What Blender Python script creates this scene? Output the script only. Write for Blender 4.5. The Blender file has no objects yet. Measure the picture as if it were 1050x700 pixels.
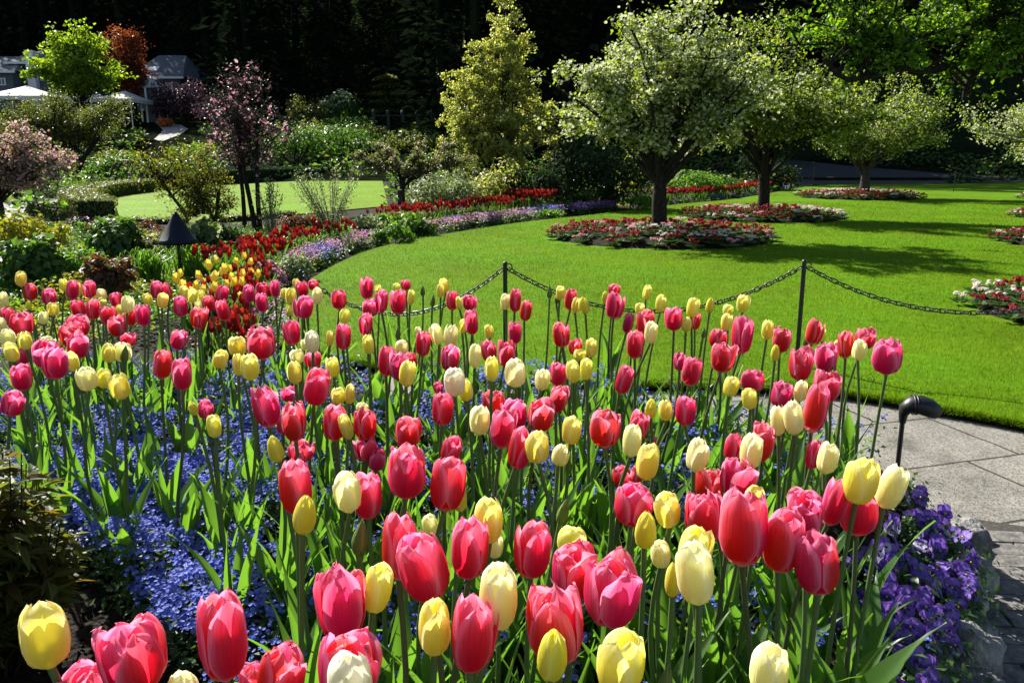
import bpy, math, random
import numpy as np
from mathutils import Vector, Matrix, Quaternion
from mathutils.geometry import tessellate_polygon

R = math.radians
random.seed(7)
rng = np.random.default_rng(11)
scene = bpy.context.scene
COL = scene.collection

# ------------------------------------------------------------------ camera
FPX = 850.0                      # focal length in pixels of the 1050 px wide photograph
HOR = 158.0                      # image row of the horizon
CAMZ = 1.5
TILT = math.atan((350 - HOR) / FPX)
cam_data = bpy.data.cameras.new("camera")
cam_data.sensor_width = 36.0
cam_data.lens = FPX / 1050 * 36.0
cam_data.clip_start = 0.02
cam_data.clip_end = 2000
cam = bpy.data.objects.new("camera", cam_data)
COL.objects.link(cam)
cam.location = (0, 0, CAMZ)
cam.rotation_euler = (math.pi / 2 - TILT, 0, 0)
scene.camera = cam

# ------------------------------------------------------------------ light
SUN_EL = R(38)
SUN_AZ = math.atan2(-0.61, 0.79)          # from +Y towards +X: the sun stands ahead, to the left
sdir = Vector((math.cos(SUN_EL) * math.sin(SUN_AZ), math.cos(SUN_EL) * math.cos(SUN_AZ), math.sin(SUN_EL)))
world = bpy.data.worlds.new("World")
scene.world = world
world.use_nodes = True
wn = world.node_tree.nodes
wl = world.node_tree.links
sky = wn.new("ShaderNodeTexSky")
sky.sky_type = 'NISHITA'
sky.sun_disc = False
sky.sun_elevation = SUN_EL
sky.sun_rotation = SUN_AZ
bg = wn["Background"]
bg.inputs["Strength"].default_value = 0.055
wl.new(sky.outputs["Color"], bg.inputs["Color"])
sun_data = bpy.data.lights.new("sun", 'SUN')
sun_data.energy = 5.0
sun_data.angle = R(0.5)
sun_data.color = (1.0, 0.955, 0.88)
sun = bpy.data.objects.new("sun", sun_data)
COL.objects.link(sun)
sun.location = (-30, 40, 50)
sun.rotation_euler = sdir.to_track_quat('Z', 'Y').to_euler()

vs = scene.view_settings
vs.view_transform = 'Standard'
vs.look = 'None'
vs.gamma = 1
vs.exposure = 1.2
vs.use_curve_mapping = False
scene.cycles.max_bounces = 8
scene.cycles.diffuse_bounces = 4
scene.cycles.glossy_bounces = 2
scene.cycles.transmission_bounces = 4
scene.cycles.use_denoising = True

# ------------------------------------------------------------------ picture <-> place
def ray(px, py):
    x = (px - 525) / FPX
    y = (350 - py) / FPX
    return Vector((x, math.cos(TILT) + y * math.sin(TILT), -math.sin(TILT) + y * math.cos(TILT)))

def G(px, py, z=0.0):
    d = ray(px, py)
    t = (z - CAMZ) / d.z
    return Vector((0, 0, CAMZ)) + d * t

def D(px, py, Y):
    d = ray(px, py)
    return Vector((0, 0, CAMZ)) + d * (Y / d.y)

def pix(p):
    x, y, z = p[0], p[1], p[2] - CAMZ
    dep = y * math.cos(TILT) - z * math.sin(TILT)
    up = y * math.sin(TILT) + z * math.cos(TILT)
    return 525 + FPX * x / dep, 350 - FPX * up / dep, dep

def pix_np(X, Y, Z):
    z = Z - CAMZ
    dep = Y * math.cos(TILT) - z * math.sin(TILT)
    up = Y * math.sin(TILT) + z * math.cos(TILT)
    return 525 + FPX * X / dep, 350 - FPX * up / dep, dep

def terrain(x, y):
    s = max(0.0, y - 48)
    h = 0.14 * min(s, 57)
    h += 0.55 * max(0.0, min(y, 215) - 105)
    return h

def T(px, py):
    """the point of the terrain seen at a pixel"""
    d = ray(px, py)
    o = Vector((0, 0, CAMZ))
    t = 1.0
    while t < 400:
        p = o + d * t
        if p.z <= terrain(p.x, p.y):
            break
        t += 0.1
    return o + d * t

# ------------------------------------------------------------------ meshes
class MB:
    """collects pieces of geometry, linked later as ONE mesh object"""
    def __init__(self):
        self.v, self.f, self.m, self.uv, self.n = [], [], [], [], 0
    def add(self, V, F, mat=0, uv=None):
        V = np.asarray(V, dtype=np.float64).reshape(-1, 3)
        F = np.asarray(F, dtype=np.int64)
        if F.ndim == 1:
            F = F.reshape(1, -1)
        self.v.append(V)
        self.f.append(F + self.n)
        self.m.append(np.broadcast_to(np.asarray(mat), (len(F),)).astype(np.int32))
        self.uv.append(np.zeros((len(V), 2)) if uv is None else np.asarray(uv, dtype=np.float64).reshape(-1, 2))
        self.n += len(V)
        return self
    def scatter(self, V, F, pos, rot, scale, mat=0, uv=None):
        V = np.asarray(V, float)
        F = np.asarray(F, int)
        N = len(pos)
        if N == 0:
            return self
        sc = np.asarray(scale, float)
        if sc.ndim == 1:
            sc = sc[:, None]
        P = V[None, :, :] * sc[:, None, :]
        P = np.einsum('nij,nkj->nki', rot, P) + np.asarray(pos)[:, None, :]
        FF = F[None, :, :] + (np.arange(N) * len(V))[:, None, None]
        mm = np.repeat(mat, len(F)) if np.ndim(mat) == 1 else mat
        U = None if uv is None else np.tile(np.asarray(uv, float), (N, 1))
        return self.add(P.reshape(-1, 3), FF.reshape(-1, F.shape[1]), mm, U)
    def mesh(self, name, mats, smooth=True):
        me = bpy.data.meshes.new(name)
        V = np.concatenate(self.v)
        loops = np.concatenate([f.ravel() for f in self.f])
        tot = np.concatenate([np.full(len(f), f.shape[1]) for f in self.f])
        start = np.concatenate([[0], np.cumsum(tot)[:-1]])
        me.vertices.add(len(V))
        me.vertices.foreach_set("co", V.ravel())
        me.loops.add(len(loops))
        me.loops.foreach_set("vertex_index", loops.astype(np.int32))
        me.polygons.add(len(tot))
        me.polygons.foreach_set("loop_start", start.astype(np.int32))
        me.polygons.foreach_set("loop_total", tot.astype(np.int32))
        me.polygons.foreach_set("material_index", np.concatenate(self.m))
        me.polygons.foreach_set("use_smooth", np.full(len(tot), bool(smooth)))
        U = np.concatenate(self.uv)
        lay = me.uv_layers.new(name="UVMap")
        lay.data.foreach_set("uv", U[loops].ravel())
        for m in (mats if isinstance(mats, (list, tuple)) else [mats]):
            me.materials.append(m)
        me.update(calc_edges=True)
        me.validate()
        return me
    def build(self, name, mats, parent=None, loc=(0, 0, 0), smooth=True):
        return link(name, self.mesh(name, mats, smooth), parent, loc)

def link(name, me, parent=None, loc=(0, 0, 0)):
    o = bpy.data.objects.new(name, me)
    COL.objects.link(o)
    o.location = loc
    if parent is not None:
        o.parent = parent
    return o

def thing(name, label, cat, loc=(0, 0, 0), group=None):
    o = bpy.data.objects.new(name, None)
    COL.objects.link(o)
    o.empty_display_size = 0.05
    o.location = loc
    return tag(o, label, cat, group)

def tag(o, label, cat, group=None):
    o["label"] = label
    o["category"] = cat
    if group:
        o["group"] = group
    return o

def kind(o, k, label=None, cat=None):
    o["kind"] = k
    if label:
        o["label"] = label
        o["category"] = cat
    return o

def frames(nrm, spin=None, r=rng):
    """rotation matrices whose z axis is nrm and whose y axis is spun at random"""
    n = np.asarray(nrm, float)
    n = n / (np.linalg.norm(n, axis=1, keepdims=True) + 1e-9)
    a = r.normal(size=n.shape) if spin is None else np.asarray(spin, float)
    y = a - (a * n).sum(1, keepdims=True) * n
    y /= np.linalg.norm(y, axis=1, keepdims=True) + 1e-9
    x = np.cross(y, n)
    return np.stack([x, y, n], axis=2)

LEAF_V = np.array([(0, 0, 0), (-.34, .45, .10), (.34, .45, .10), (0, 1, -.05), (0, .5, 0)])
LEAF_F = np.array([(0, 4, 1), (1, 4, 3), (0, 2, 4), (2, 3, 4)])
LEAF2_V = np.array([(0, 0, 0), (-.36, .5, .10), (0, 1, -.04), (.36, .5, .10)])
LEAF2_F = np.array([(0, 2, 1), (0, 3, 2)])
_h = [(math.cos(a), math.sin(a), 0.0) for a in np.linspace(0, 2 * math.pi, 6)[:-1]]
FLOW_V = np.array([(0, 0, -.15)] + [(c * 1.0, s * 1.0, .12) for c, s, _ in _h])
FLOW_F = np.array([(0, 1 + i, 1 + (i + 1) % 5) for i in range(5)])

def tube(mb, pts, radii, n=7, mat=0, cap=True):
    pts = [Vector(p) for p in pts]
    k = len(pts)
    radii = list(radii) if hasattr(radii, '__len__') else [radii] * k
    V = []
    up = Vector((0.13, 0.97, 0.21))
    for i, p in enumerate(pts):
        t = (pts[min(i + 1, k - 1)] - pts[max(i - 1, 0)])
        t = t.normalized() if t.length > 1e-9 else Vector((0, 0, 1))
        a = t.cross(up)
        if a.length < 1e-3:
            a = t.cross(Vector((1, 0, 0)))
        a.normalize()
        b = t.cross(a)
        for j in range(n):
            w = 2 * math.pi * j / n
            V.append(p + (a * math.cos(w) + b * math.sin(w)) * radii[i])
    F = []
    for i in range(k - 1):
        for j in range(n):
            F.append((i * n + j, i * n + (j + 1) % n, (i + 1) * n + (j + 1) % n, (i + 1) * n + j))
    mb.add([tuple(v) for v in V], F, mat)
    if cap:
        mb.add([tuple(v) for v in V[:n]], [tuple(range(n))], mat)
        mb.add([tuple(v) for v in V[-n:]], [tuple(range(n - 1, -1, -1))], mat)
    return mb

def box(mb, x0, x1, y0, y1, z0, z1, mat=0):
    V = [(x, y, z) for z in (z0, z1) for y in (y0, y1) for x in (x0, x1)]
    F = [(0, 2, 3, 1), (4, 5, 7, 6), (0, 1, 5, 4), (2, 6, 7, 3), (0, 4, 6, 2), (1, 3, 7, 5)]
    return mb.add(V, F, mat)

def lathe(mb, prof, n=24, mat=0, centre=(0, 0, 0)):
    V, F = [], []
    for r, z in prof:
        for j in range(n):
            a = 2 * math.pi * j / n
            V.append((centre[0] + r * math.cos(a), centre[1] + r * math.sin(a), centre[2] + z))
    for i in range(len(prof) - 1):
        for j in range(n):
            F.append((i * n + j, i * n + (j + 1) % n, (i + 1) * n + (j + 1) % n, (i + 1) * n + j))
    return mb.add(V, F, mat)

def poly(mb, pts, z, skirt=0.0, mat=0, mat2=None):
    """a flat sheet over a polygon, with a turned-down edge"""
    p = [Vector((a[0], a[1], z)) for a in pts]
    tris = tessellate_polygon([p])
    V = [tuple(v) for v in p]
    F = []
    for t in tris:
        a, b, c = (p[i] for i in t)
        F.append(t if (b - a).cross(c - a).z > 0 else (t[0], t[2], t[1]))
    mb.add(V, F, mat)
    if skirt:
        n = len(p)
        V2 = V + [(x, y, z - skirt) for x, y, _ in V]
        mb.add(V2, [(i, (i + 1) % n, n + (i + 1) % n, n + i) for i in range(n)], mat if mat2 is None else mat2)
    return mb

def smooth_line(pts, n=8, closed=False):
    """Catmull-Rom through the points"""
    P = [Vector((p[0], p[1], p[2] if len(p) > 2 else 0)) for p in pts]
    k = len(P)
    out = []
    for i in range(k if closed else k - 1):
        g = lambda j: P[j % k] if closed else P[max(0, min(k - 1, j))]
        a, b, c, d = g(i - 1), g(i), g(i + 1), g(i + 2)
        for s in range(n):
            t = s / n
            out.append(0.5 * ((2 * b) + (c - a) * t + (2 * a - 5 * b + 4 * c - d) * t * t + (3 * b - a - 3 * c + d) * t ** 3))
    if not closed:
        out.append(P[-1])
    return out

# ------------------------------------------------------------------ materials
MATS = {}
def _new(name):
    m = bpy.data.materials.new(name)
    m.use_nodes = True
    nt = m.node_tree
    nt.nodes.clear()
    out = nt.nodes.new("ShaderNodeOutputMaterial")
    MATS[name] = m
    return m, nt, out

def nd(nt, t, **kw):
    n = nt.nodes.new("ShaderNode" + t)
    for k, v in kw.items():
        if k in n.inputs:
            n.inputs[k].default_value = v
        else:
            setattr(n, k, v)
    return n

def c4(c):
    return (c[0], c[1], c[2], 1.0)

def ramp(nt, fac, stops):
    r = nt.nodes.new("ShaderNodeValToRGB")
    els = r.color_ramp.elements
    while len(els) < len(stops):
        els.new(0.5)
    for e, (p, c) in zip(els, stops):
        e.position = p
        e.color = c4(c)
    nt.links.new(fac, r.inputs["Fac"])
    return r.outputs["Color"]

def mat_plain(name, col, rough=0.6, spec=0.4, metal=0.0, noise=0.0, nscale=20, bump=0.0):
    m, nt, out = _new(name)
    p = nd(nt, "BsdfPrincipled", Roughness=rough, Metallic=metal)
    p.inputs["Specular IOR Level"].default_value = spec
    p.inputs["Base Color"].default_value = c4(col)
    if noise or bump:
        tc = nd(nt, "TexCoord")
        nz = nd(nt, "TexNoise", Scale=nscale, Detail=6.0)
        nt.links.new(tc.outputs["Object"], nz.inputs["Vector"])
        if noise:
            lo = [x * (1 - noise) for x in col]
            hi = [min(1, x * (1 + noise)) for x in col]
            nt.links.new(ramp(nt, nz.outputs["Fac"], [(.3, lo), (.7, hi)]), p.inputs["Base Color"])
        if bump:
            b = nd(nt, "Bump", Strength=bump, Distance=0.02)
            nt.links.new(nz.outputs["Fac"], b.inputs["Height"])
            nt.links.new(b.outputs["Normal"], p.inputs["Normal"])
    nt.links.new(p.outputs[0], out.inputs[0])
    return m

def mat_leaf(name, cols, trans=None, tfac=0.4, rough=0.45, spec=0.35, patch=0.0, pscale=.5):
    """leaves and petals: every loose leaf gets its own shade out of COLS; light also shines through"""
    m, nt, out = _new(name)
    geo = nd(nt, "NewGeometry")
    n = len(cols)
    stops = [(i / max(1, n - 1), c) for i, c in enumerate(cols)]
    col = ramp(nt, geo.outputs["Random Per Island"], stops) if n > 1 else None
    if patch and col:
        tc = nd(nt, "TexCoord"); q1 = nd(nt, "TexNoise", Scale=pscale, Detail=5.0); nt.links.new(tc.outputs["Object"], q1.inputs["Vector"])
        mr = nd(nt, "MapRange"); mr.inputs[1].default_value = .3; mr.inputs[2].default_value = .7; mr.inputs[3].default_value = 1 - patch; mr.inputs[4].default_value = 1 + patch
        hs = nd(nt, "HueSaturation"); nt.links.new(q1.outputs["Fac"], mr.inputs[0]); nt.links.new(mr.outputs[0], hs.inputs["Value"])
        mr2 = nd(nt, "MapRange"); mr2.inputs[1].default_value = .3; mr2.inputs[2].default_value = .7; mr2.inputs[3].default_value = .515; mr2.inputs[4].default_value = .485
        nt.links.new(q1.outputs["Fac"], mr2.inputs[0]); nt.links.new(mr2.outputs[0], hs.inputs["Hue"])
        nt.links.new(col, hs.inputs["Color"]); col = hs.outputs[0]
    p = nd(nt, "BsdfPrincipled", Roughness=rough)
    p.inputs["Specular IOR Level"].default_value = spec
    t = nd(nt, "BsdfTranslucent")
    if col:
        nt.links.new(col, p.inputs["Base Color"])
    else:
        p.inputs["Base Color"].default_value = c4(cols[0])
    if trans is None:
        trans = (1.6, 1.7, 0.7)
    mul = nd(nt, "Mix", data_type='RGBA', blend_type='MULTIPLY')
    mul.inputs[0].default_value = 1.0
    if col:
        nt.links.new(col, mul.inputs[6])
    else:
        mul.inputs[6].default_value = c4(cols[0])
    mul.inputs[7].default_value = c4(trans)
    nt.links.new(mul.outputs[2], t.inputs["Color"])
    mix = nd(nt, "MixShader", Fac=tfac)
    nt.links.new(p.outputs[0], mix.inputs[1])
    nt.links.new(t.outputs[0], mix.inputs[2])
    nt.links.new(mix.outputs[0], out.inputs[0])
    return m

def mat_petal(name, base, mid, edge, tfac=0.45, vary=0.05, rough=0.6, tgain=1.15, tsat=1.0):
    """tulip petal: u runs across, v from the base to the tip"""
    m, nt, out = _new(name)
    uv = nd(nt, "UVMap")
    sep = nd(nt, "SeparateXYZ")
    nt.links.new(uv.outputs[0], sep.inputs[0])
    mp = nd(nt, "Mapping")
    mp.inputs["Scale"].default_value = (26, 2.2, 1)
    nt.links.new(uv.outputs[0], mp.inputs[0])
    oi = nd(nt, "ObjectInfo")
    geo = nd(nt, "NewGeometry")
    nz = nd(nt, "TexNoise", Scale=1.0, Detail=4.0)
    nt.links.new(mp.outputs[0], nz.inputs["Vector"])
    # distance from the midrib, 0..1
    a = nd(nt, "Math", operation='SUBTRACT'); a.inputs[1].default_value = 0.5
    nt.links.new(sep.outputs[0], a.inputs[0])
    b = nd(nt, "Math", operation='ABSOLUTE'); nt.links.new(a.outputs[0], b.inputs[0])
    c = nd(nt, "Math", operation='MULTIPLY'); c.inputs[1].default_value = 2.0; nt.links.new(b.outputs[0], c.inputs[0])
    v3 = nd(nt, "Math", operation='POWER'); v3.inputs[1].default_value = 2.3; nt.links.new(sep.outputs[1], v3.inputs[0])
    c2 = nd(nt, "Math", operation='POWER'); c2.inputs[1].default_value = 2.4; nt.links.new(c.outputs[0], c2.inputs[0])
    e = nd(nt, "Math", operation='MULTIPLY_ADD'); e.inputs[1].default_value = 0.88; nt.links.new(v3.outputs[0], e.inputs[0]); nt.links.new(c2.outputs[0], e.inputs[2])  # pale petal rim, plus sunlit tops painted in as paler tips
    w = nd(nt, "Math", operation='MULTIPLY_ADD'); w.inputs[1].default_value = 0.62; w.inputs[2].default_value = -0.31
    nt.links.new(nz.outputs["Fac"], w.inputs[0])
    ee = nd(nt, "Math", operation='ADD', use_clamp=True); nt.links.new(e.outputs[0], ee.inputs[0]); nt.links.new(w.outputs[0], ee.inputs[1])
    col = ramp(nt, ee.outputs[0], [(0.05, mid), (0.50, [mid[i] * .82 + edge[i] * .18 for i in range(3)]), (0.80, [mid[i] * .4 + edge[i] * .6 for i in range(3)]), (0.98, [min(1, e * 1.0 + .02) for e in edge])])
    # the pale base of the petal
    bs = nd(nt, "MapRange"); bs.inputs[1].default_value = 0.0; bs.inputs[2].default_value = 0.14; bs.inputs[3].default_value = 1.0; bs.inputs[4].default_value = 0.0
    nt.links.new(sep.outputs[1], bs.inputs[0])
    mx = nd(nt, "Mix", data_type='RGBA'); nt.links.new(bs.outputs[0], mx.inputs[0]); nt.links.new(col, mx.inputs[6]); mx.inputs[7].default_value = c4(base)
    hsv = nd(nt, "HueSaturation")
    r1 = nd(nt, "MapRange"); r1.inputs[3].default_value = 0.5 - vary * .22; r1.inputs[4].default_value = 0.5 + vary * .22
    nt.links.new(oi.outputs["Random"], r1.inputs[0]); nt.links.new(r1.outputs[0], hsv.inputs["Hue"])
    r2 = nd(nt, "MapRange"); r2.inputs[3].default_value = 1 - vary * 2.2; r2.inputs[4].default_value = 1 + vary * 1.2
    nt.links.new(geo.outputs["Random Per Island"], r2.inputs[0]); nt.links.new(r2.outputs[0], hsv.inputs["Value"])
    nt.links.new(mx.outputs[2], hsv.inputs["Color"])
    p = nd(nt, "BsdfPrincipled", Roughness=rough)
    p.inputs["Specular IOR Level"].default_value = 0.16
    nt.links.new(hsv.outputs[0], p.inputs["Base Color"])
    bp = nd(nt, "Bump", Strength=0.4, Distance=0.005)
    nt.links.new(nz.outputs["Fac"], bp.inputs["Height"]); nt.links.new(bp.outputs[0], p.inputs["Normal"])
    t = nd(nt, "BsdfTranslucent")
    h2 = nd(nt, "HueSaturation"); h2.inputs["Saturation"].default_value = tsat; h2.inputs["Value"].default_value = tgain
    nt.links.new(hsv.outputs[0], h2.inputs["Color"]); nt.links.new(h2.outputs[0], t.inputs[0])
    mix = nd(nt, "MixShader", Fac=tfac)
    nt.links.new(p.outputs[0], mix.inputs[1]); nt.links.new(t.outputs[0], mix.inputs[2]); nt.links.new(mix.outputs[0], out.inputs[0])
    return m

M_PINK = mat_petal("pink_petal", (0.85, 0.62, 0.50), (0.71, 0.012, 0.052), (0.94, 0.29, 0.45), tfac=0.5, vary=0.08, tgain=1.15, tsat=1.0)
M_YEL = mat_petal("yellow_petal", (0.60, 0.66, 0.14), (0.87, 0.79, 0.10), (0.94, 0.90, 0.40), tfac=0.46, vary=0.05)
M_CREAM = mat_petal("cream_petal", (0.70, 0.70, 0.25), (0.92, 0.87, 0.40), (0.95, 0.93, 0.68), tfac=0.46, vary=0.04)
M_WHITE = mat_petal("ivory_petal", (0.72, 0.72, 0.45), (0.88, 0.83, 0.58), (0.92, 0.89, 0.76), tfac=0.42, vary=0.04)
M_GREENY = mat_petal("greenish_yellow_petal", (0.40, 0.52, 0.08), (0.78, 0.74, 0.06), (0.88, 0.84, 0.20), tfac=0.44, vary=0.05)
M_BUD = mat_petal("green_bud", (0.16, 0.26, 0.06), (0.14, 0.24, 0.05), (0.28, 0.34, 0.09), tfac=0.3, vary=0.08)
M_STEM = mat_leaf("tulip_stem", [(0.085, 0.15, 0.04), (0.12, 0.20, 0.055)], (1.3, 1.5, .7), tfac=0.12, rough=0.42)
M_STEMDARK = mat_leaf("reddish_tulip_stem", [(0.10, 0.10, 0.045), (0.09, 0.13, 0.045)], (1.3, 1.3, .7), tfac=0.1, rough=0.42)
M_TLEAF = mat_leaf("tulip_leaf", [(0.042, 0.10, 0.032), (0.065, 0.14, 0.036), (0.10, 0.175, 0.04)], (2.7, 2.9, 0.7), tfac=0.48, rough=0.36, spec=0.45)
M_STAMEN = mat_plain("stamen", (0.10, 0.09, 0.03))
M_BLACK = mat_plain("black_paint", (0.012, 0.013, 0.015), rough=0.42, spec=0.5, noise=.3, nscale=40)
M_BLUEBLACK = mat_plain("dark_blue_paint", (0.008, 0.012, 0.022), rough=0.55, spec=0.22, noise=.3, nscale=30)
M_BARK = mat_plain("bark", (0.028, 0.024, 0.020), rough=0.9, spec=0.1, noise=0.6, nscale=18, bump=1.0)
M_BARKGREY = mat_plain("grey_bark", (0.15, 0.145, 0.125), rough=0.9, spec=0.1, noise=0.5, nscale=22, bump=0.8)

# ================================================================== the setting
def mat_ground():
    m, nt, out = _new("garden_soil")
    tc = nd(nt, "TexCoord")
    n1 = nd(nt, "TexNoise", Scale=35.0, Detail=8.0)
    n2 = nd(nt, "TexNoise", Scale=1.3, Detail=4.0)
    for n in (n1, n2):
        nt.links.new(tc.outputs["Object"], n.inputs["Vector"])
    a = ramp(nt, n1.outputs["Fac"], [(.3, (.007, .005, .0035)), (.55, (.018, .013, .009)), (.8, (.045, .035, .025))])
    p = nd(nt, "BsdfPrincipled", Roughness=0.95)
    p.inputs["Specular IOR Level"].default_value = 0.15
    nt.links.new(a, p.inputs["Base Color"])
    b = nd(nt, "Bump", Strength=1.0, Distance=0.03)
    nt.links.new(n1.outputs["Fac"], b.inputs["Height"])
    nt.links.new(b.outputs[0], p.inputs["Normal"])
    nt.links.new(p.outputs[0], out.inputs[0])
    return m
M_SOIL = mat_ground()

def mat_lawn(name, dark, mid, light):
    m, nt, out = _new(name)
    tc = nd(nt, "TexCoord")
    n1 = nd(nt, "TexNoise", Scale=95.0, Detail=5.0)
    n2 = nd(nt, "TexNoise", Scale=0.55, Detail=5.0)
    n3 = nd(nt, "TexNoise", Scale=9.0, Detail=5.0)
    for n in (n1, n2, n3):
        nt.links.new(tc.outputs["Object"], n.inputs["Vector"])
    a = ramp(nt, n1.outputs["Fac"], [(.32, dark), (.52, mid), (.72, light)])
    h = nd(nt, "HueSaturation")
    nt.links.new(a, h.inputs["Color"])
    ad = nd(nt, "Math", operation='ADD')
    nt.links.new(n2.outputs["Fac"], ad.inputs[0]); nt.links.new(n3.outputs["Fac"], ad.inputs[1])
    r = nd(nt, "MapRange"); r.inputs[1].default_value = .6; r.inputs[2].default_value = 1.4; r.inputs[3].default_value = .62; r.inputs[4].default_value = 1.34
    nt.links.new(ad.outputs[0], r.inputs[0]); nt.links.new(r.outputs[0], h.inputs["Value"])
    r2 = nd(nt, "MapRange"); r2.inputs[1].default_value = .35; r2.inputs[2].default_value = .65; r2.inputs[3].default_value = .485; r2.inputs[4].default_value = .512
    nt.links.new(n2.outputs["Fac"], r2.inputs[0]); nt.links.new(r2.outputs[0], h.inputs["Hue"])
    p = nd(nt, "BsdfPrincipled", Roughness=0.75)
    p.inputs["Specular IOR Level"].default_value = 0.04
    nt.links.new(h.outputs[0], p.inputs["Base Color"])
    b = nd(nt, "Bump", Strength=0.8, Distance=0.02)
    nt.links.new(n1.outputs["Fac"], b.inputs["Height"]); nt.links.new(b.outputs[0], p.inputs["Normal"])
    nt.links.new(p.outputs[0], out.inputs[0])
    return m
M_LAWN = mat_lawn("lawn_turf", (.065, .15, .004), (.10, .205, .006), (.14, .255, .010))
M_LAWN2 = mat_lawn("croquet_turf", (.125, .235, .012), (.15, .26, .015), (.18, .29, .02))
M_BLADE = mat_leaf("grass_blade", [(.065, .15, .004), (.095, .20, .006), (.13, .24, .010), (.20, .29, .02)], (1.5, 1.5, .5), tfac=.4, rough=.6, spec=.06, patch=.30)

def mat_paving():
    m, nt, out = _new("aggregate_paving")
    tc = nd(nt, "TexCoord")
    mp = nd(nt, "Mapping"); mp.inputs["Rotation"].default_value = (0, 0, R(-17))
    nt.links.new(tc.outputs["Object"], mp.inputs[0])
    nz = nd(nt, "TexNoise", Scale=3.0, Detail=3.0)
    nt.links.new(mp.outputs[0], nz.inputs["Vector"])
    wob = nd(nt, "Vector" + "Math", operation='MULTIPLY_ADD')
    wob.inputs[1].default_value = (.05, .05, 0)
    nt.links.new(nz.outputs["Color"], wob.inputs[0]); nt.links.new(mp.outputs[0], wob.inputs[2])
    br = nd(nt, "TexBrick", Scale=1.0)
    br.offset = 0.37
    br.inputs["Brick Width"].default_value = 0.92
    br.inputs["Row Height"].default_value = 0.62
    br.inputs["Mortar Size"].default_value = 0.009
    br.inputs["Mortar Smooth"].default_value = 0.3
    br.inputs["Color1"].default_value = (.26, .245, .215, 1)
    br.inputs["Color2"].default_value = (.22, .208, .185, 1)
    br.inputs["Mortar"].default_value = (.06, .055, .045, 1)
    nt.links.new(wob.outputs[0], br.inputs["Vector"])
    v = nd(nt, "TexVoronoi", Scale=130.0)
    nt.links.new(tc.outputs["Object"], v.inputs["Vector"])
    n2 = nd(nt, "TexNoise", Scale=210.0, Detail=4.0)
    nt.links.new(tc.outputs["Object"], n2.inputs["Vector"])
    n3 = nd(nt, "TexNoise", Scale=4.0, Detail=6.0)
    nt.links.new(tc.outputs["Object"], n3.inputs["Vector"])
    sp = ramp(nt, v.outputs["Color"], [(.1, (.45, .45, .45)), (.5, (1, 1, 1)), (.9, (1.35, 1.33, 1.28))])
    st = ramp(nt, n3.outputs["Fac"], [(.28, (.55, .56, .52)), (.48, (.92, .92, .90)), (.68, (1.1, 1.1, 1.08))])
    m1 = nd(nt, "Mix", data_type='RGBA', blend_type='MULTIPLY'); m1.inputs[0].default_value = 1
    nt.links.new(br.outputs["Color"], m1.inputs[6]); nt.links.new(sp, m1.inputs[7])
    m2 = nd(nt, "Mix", data_type='RGBA', blend_type='MULTIPLY'); m2.inputs[0].default_value = 1
    nt.links.new(m1.outputs[2], m2.inputs[6]); nt.links.new(st, m2.inputs[7])
    p = nd(nt, "BsdfPrincipled", Roughness=0.85)
    p.inputs["Specular IOR Level"].default_value = 0.25
    nt.links.new(m2.outputs[2], p.inputs["Base Color"])
    s = nd(nt, "Math", operation='MULTIPLY_ADD'); s.inputs[1].default_value = -3.0
    nt.links.new(br.outputs["Fac"], s.inputs[0]); nt.links.new(n2.outputs["Fac"], s.inputs[2])
    b = nd(nt, "Bump", Strength=0.9, Distance=0.006)
    nt.links.new(s.outputs[0], b.inputs["Height"]); nt.links.new(b.outputs[0], p.inputs["Normal"])
    nt.links.new(p.outputs[0], out.inputs[0])
    return m
M_PAVE = mat_paving()
M_BRICK = mat_plain("paving_brick", (.15, .142, .128), rough=.85, spec=.2, noise=.45, nscale=30, bump=.6)
M_GRIT = mat_plain("grit_between_bricks", (.05, .045, .038), rough=.95, noise=.5, nscale=60)
M_PATH = mat_plain("pale_path", (.29, .285, .27), rough=.9, noise=.25, nscale=2.5)
M_ASPHALT = mat_plain("asphalt_path", (.032, .032, .032), rough=.9, noise=.3, nscale=2.0)
M_FLOOR = mat_plain("forest_floor", (.010, .014, .007), rough=1.0, spec=0.0, noise=.6, nscale=.8)

# terrain: one sheet to the horizon, level near the camera, rising behind the garden
mb = MB()
xs = np.concatenate([np.linspace(-420, -130, 10), np.linspace(-120, 120, 49), np.linspace(130, 420, 10)])
ys = np.concatenate([np.linspace(-40, 40, 17), np.linspace(44, 230, 63), np.linspace(250, 700, 8)])
V = [(x, y, terrain(x, y)) for y in ys for x in xs]
nx = len(xs)
F = [(j * nx + i, j * nx + i + 1, (j + 1) * nx + i + 1, (j + 1) * nx + i) for j in range(len(ys) - 1) for i in range(nx - 1)]
fm = [0 if ys[j] < 46 else 1 for j in range(len(ys) - 1) for i in range(nx - 1)]
mb.add(V, F, np.array(fm))
kind(mb.build("ground", [M_SOIL, M_FLOOR]), "structure")

# paving round the bed
mb = MB()
poly(mb, [(-0.9, -3), (14, -3), (14, 5.9), (-0.9, 5.9)], 0.004)
kind(mb.build("pavement", M_PAVE), "structure")

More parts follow.
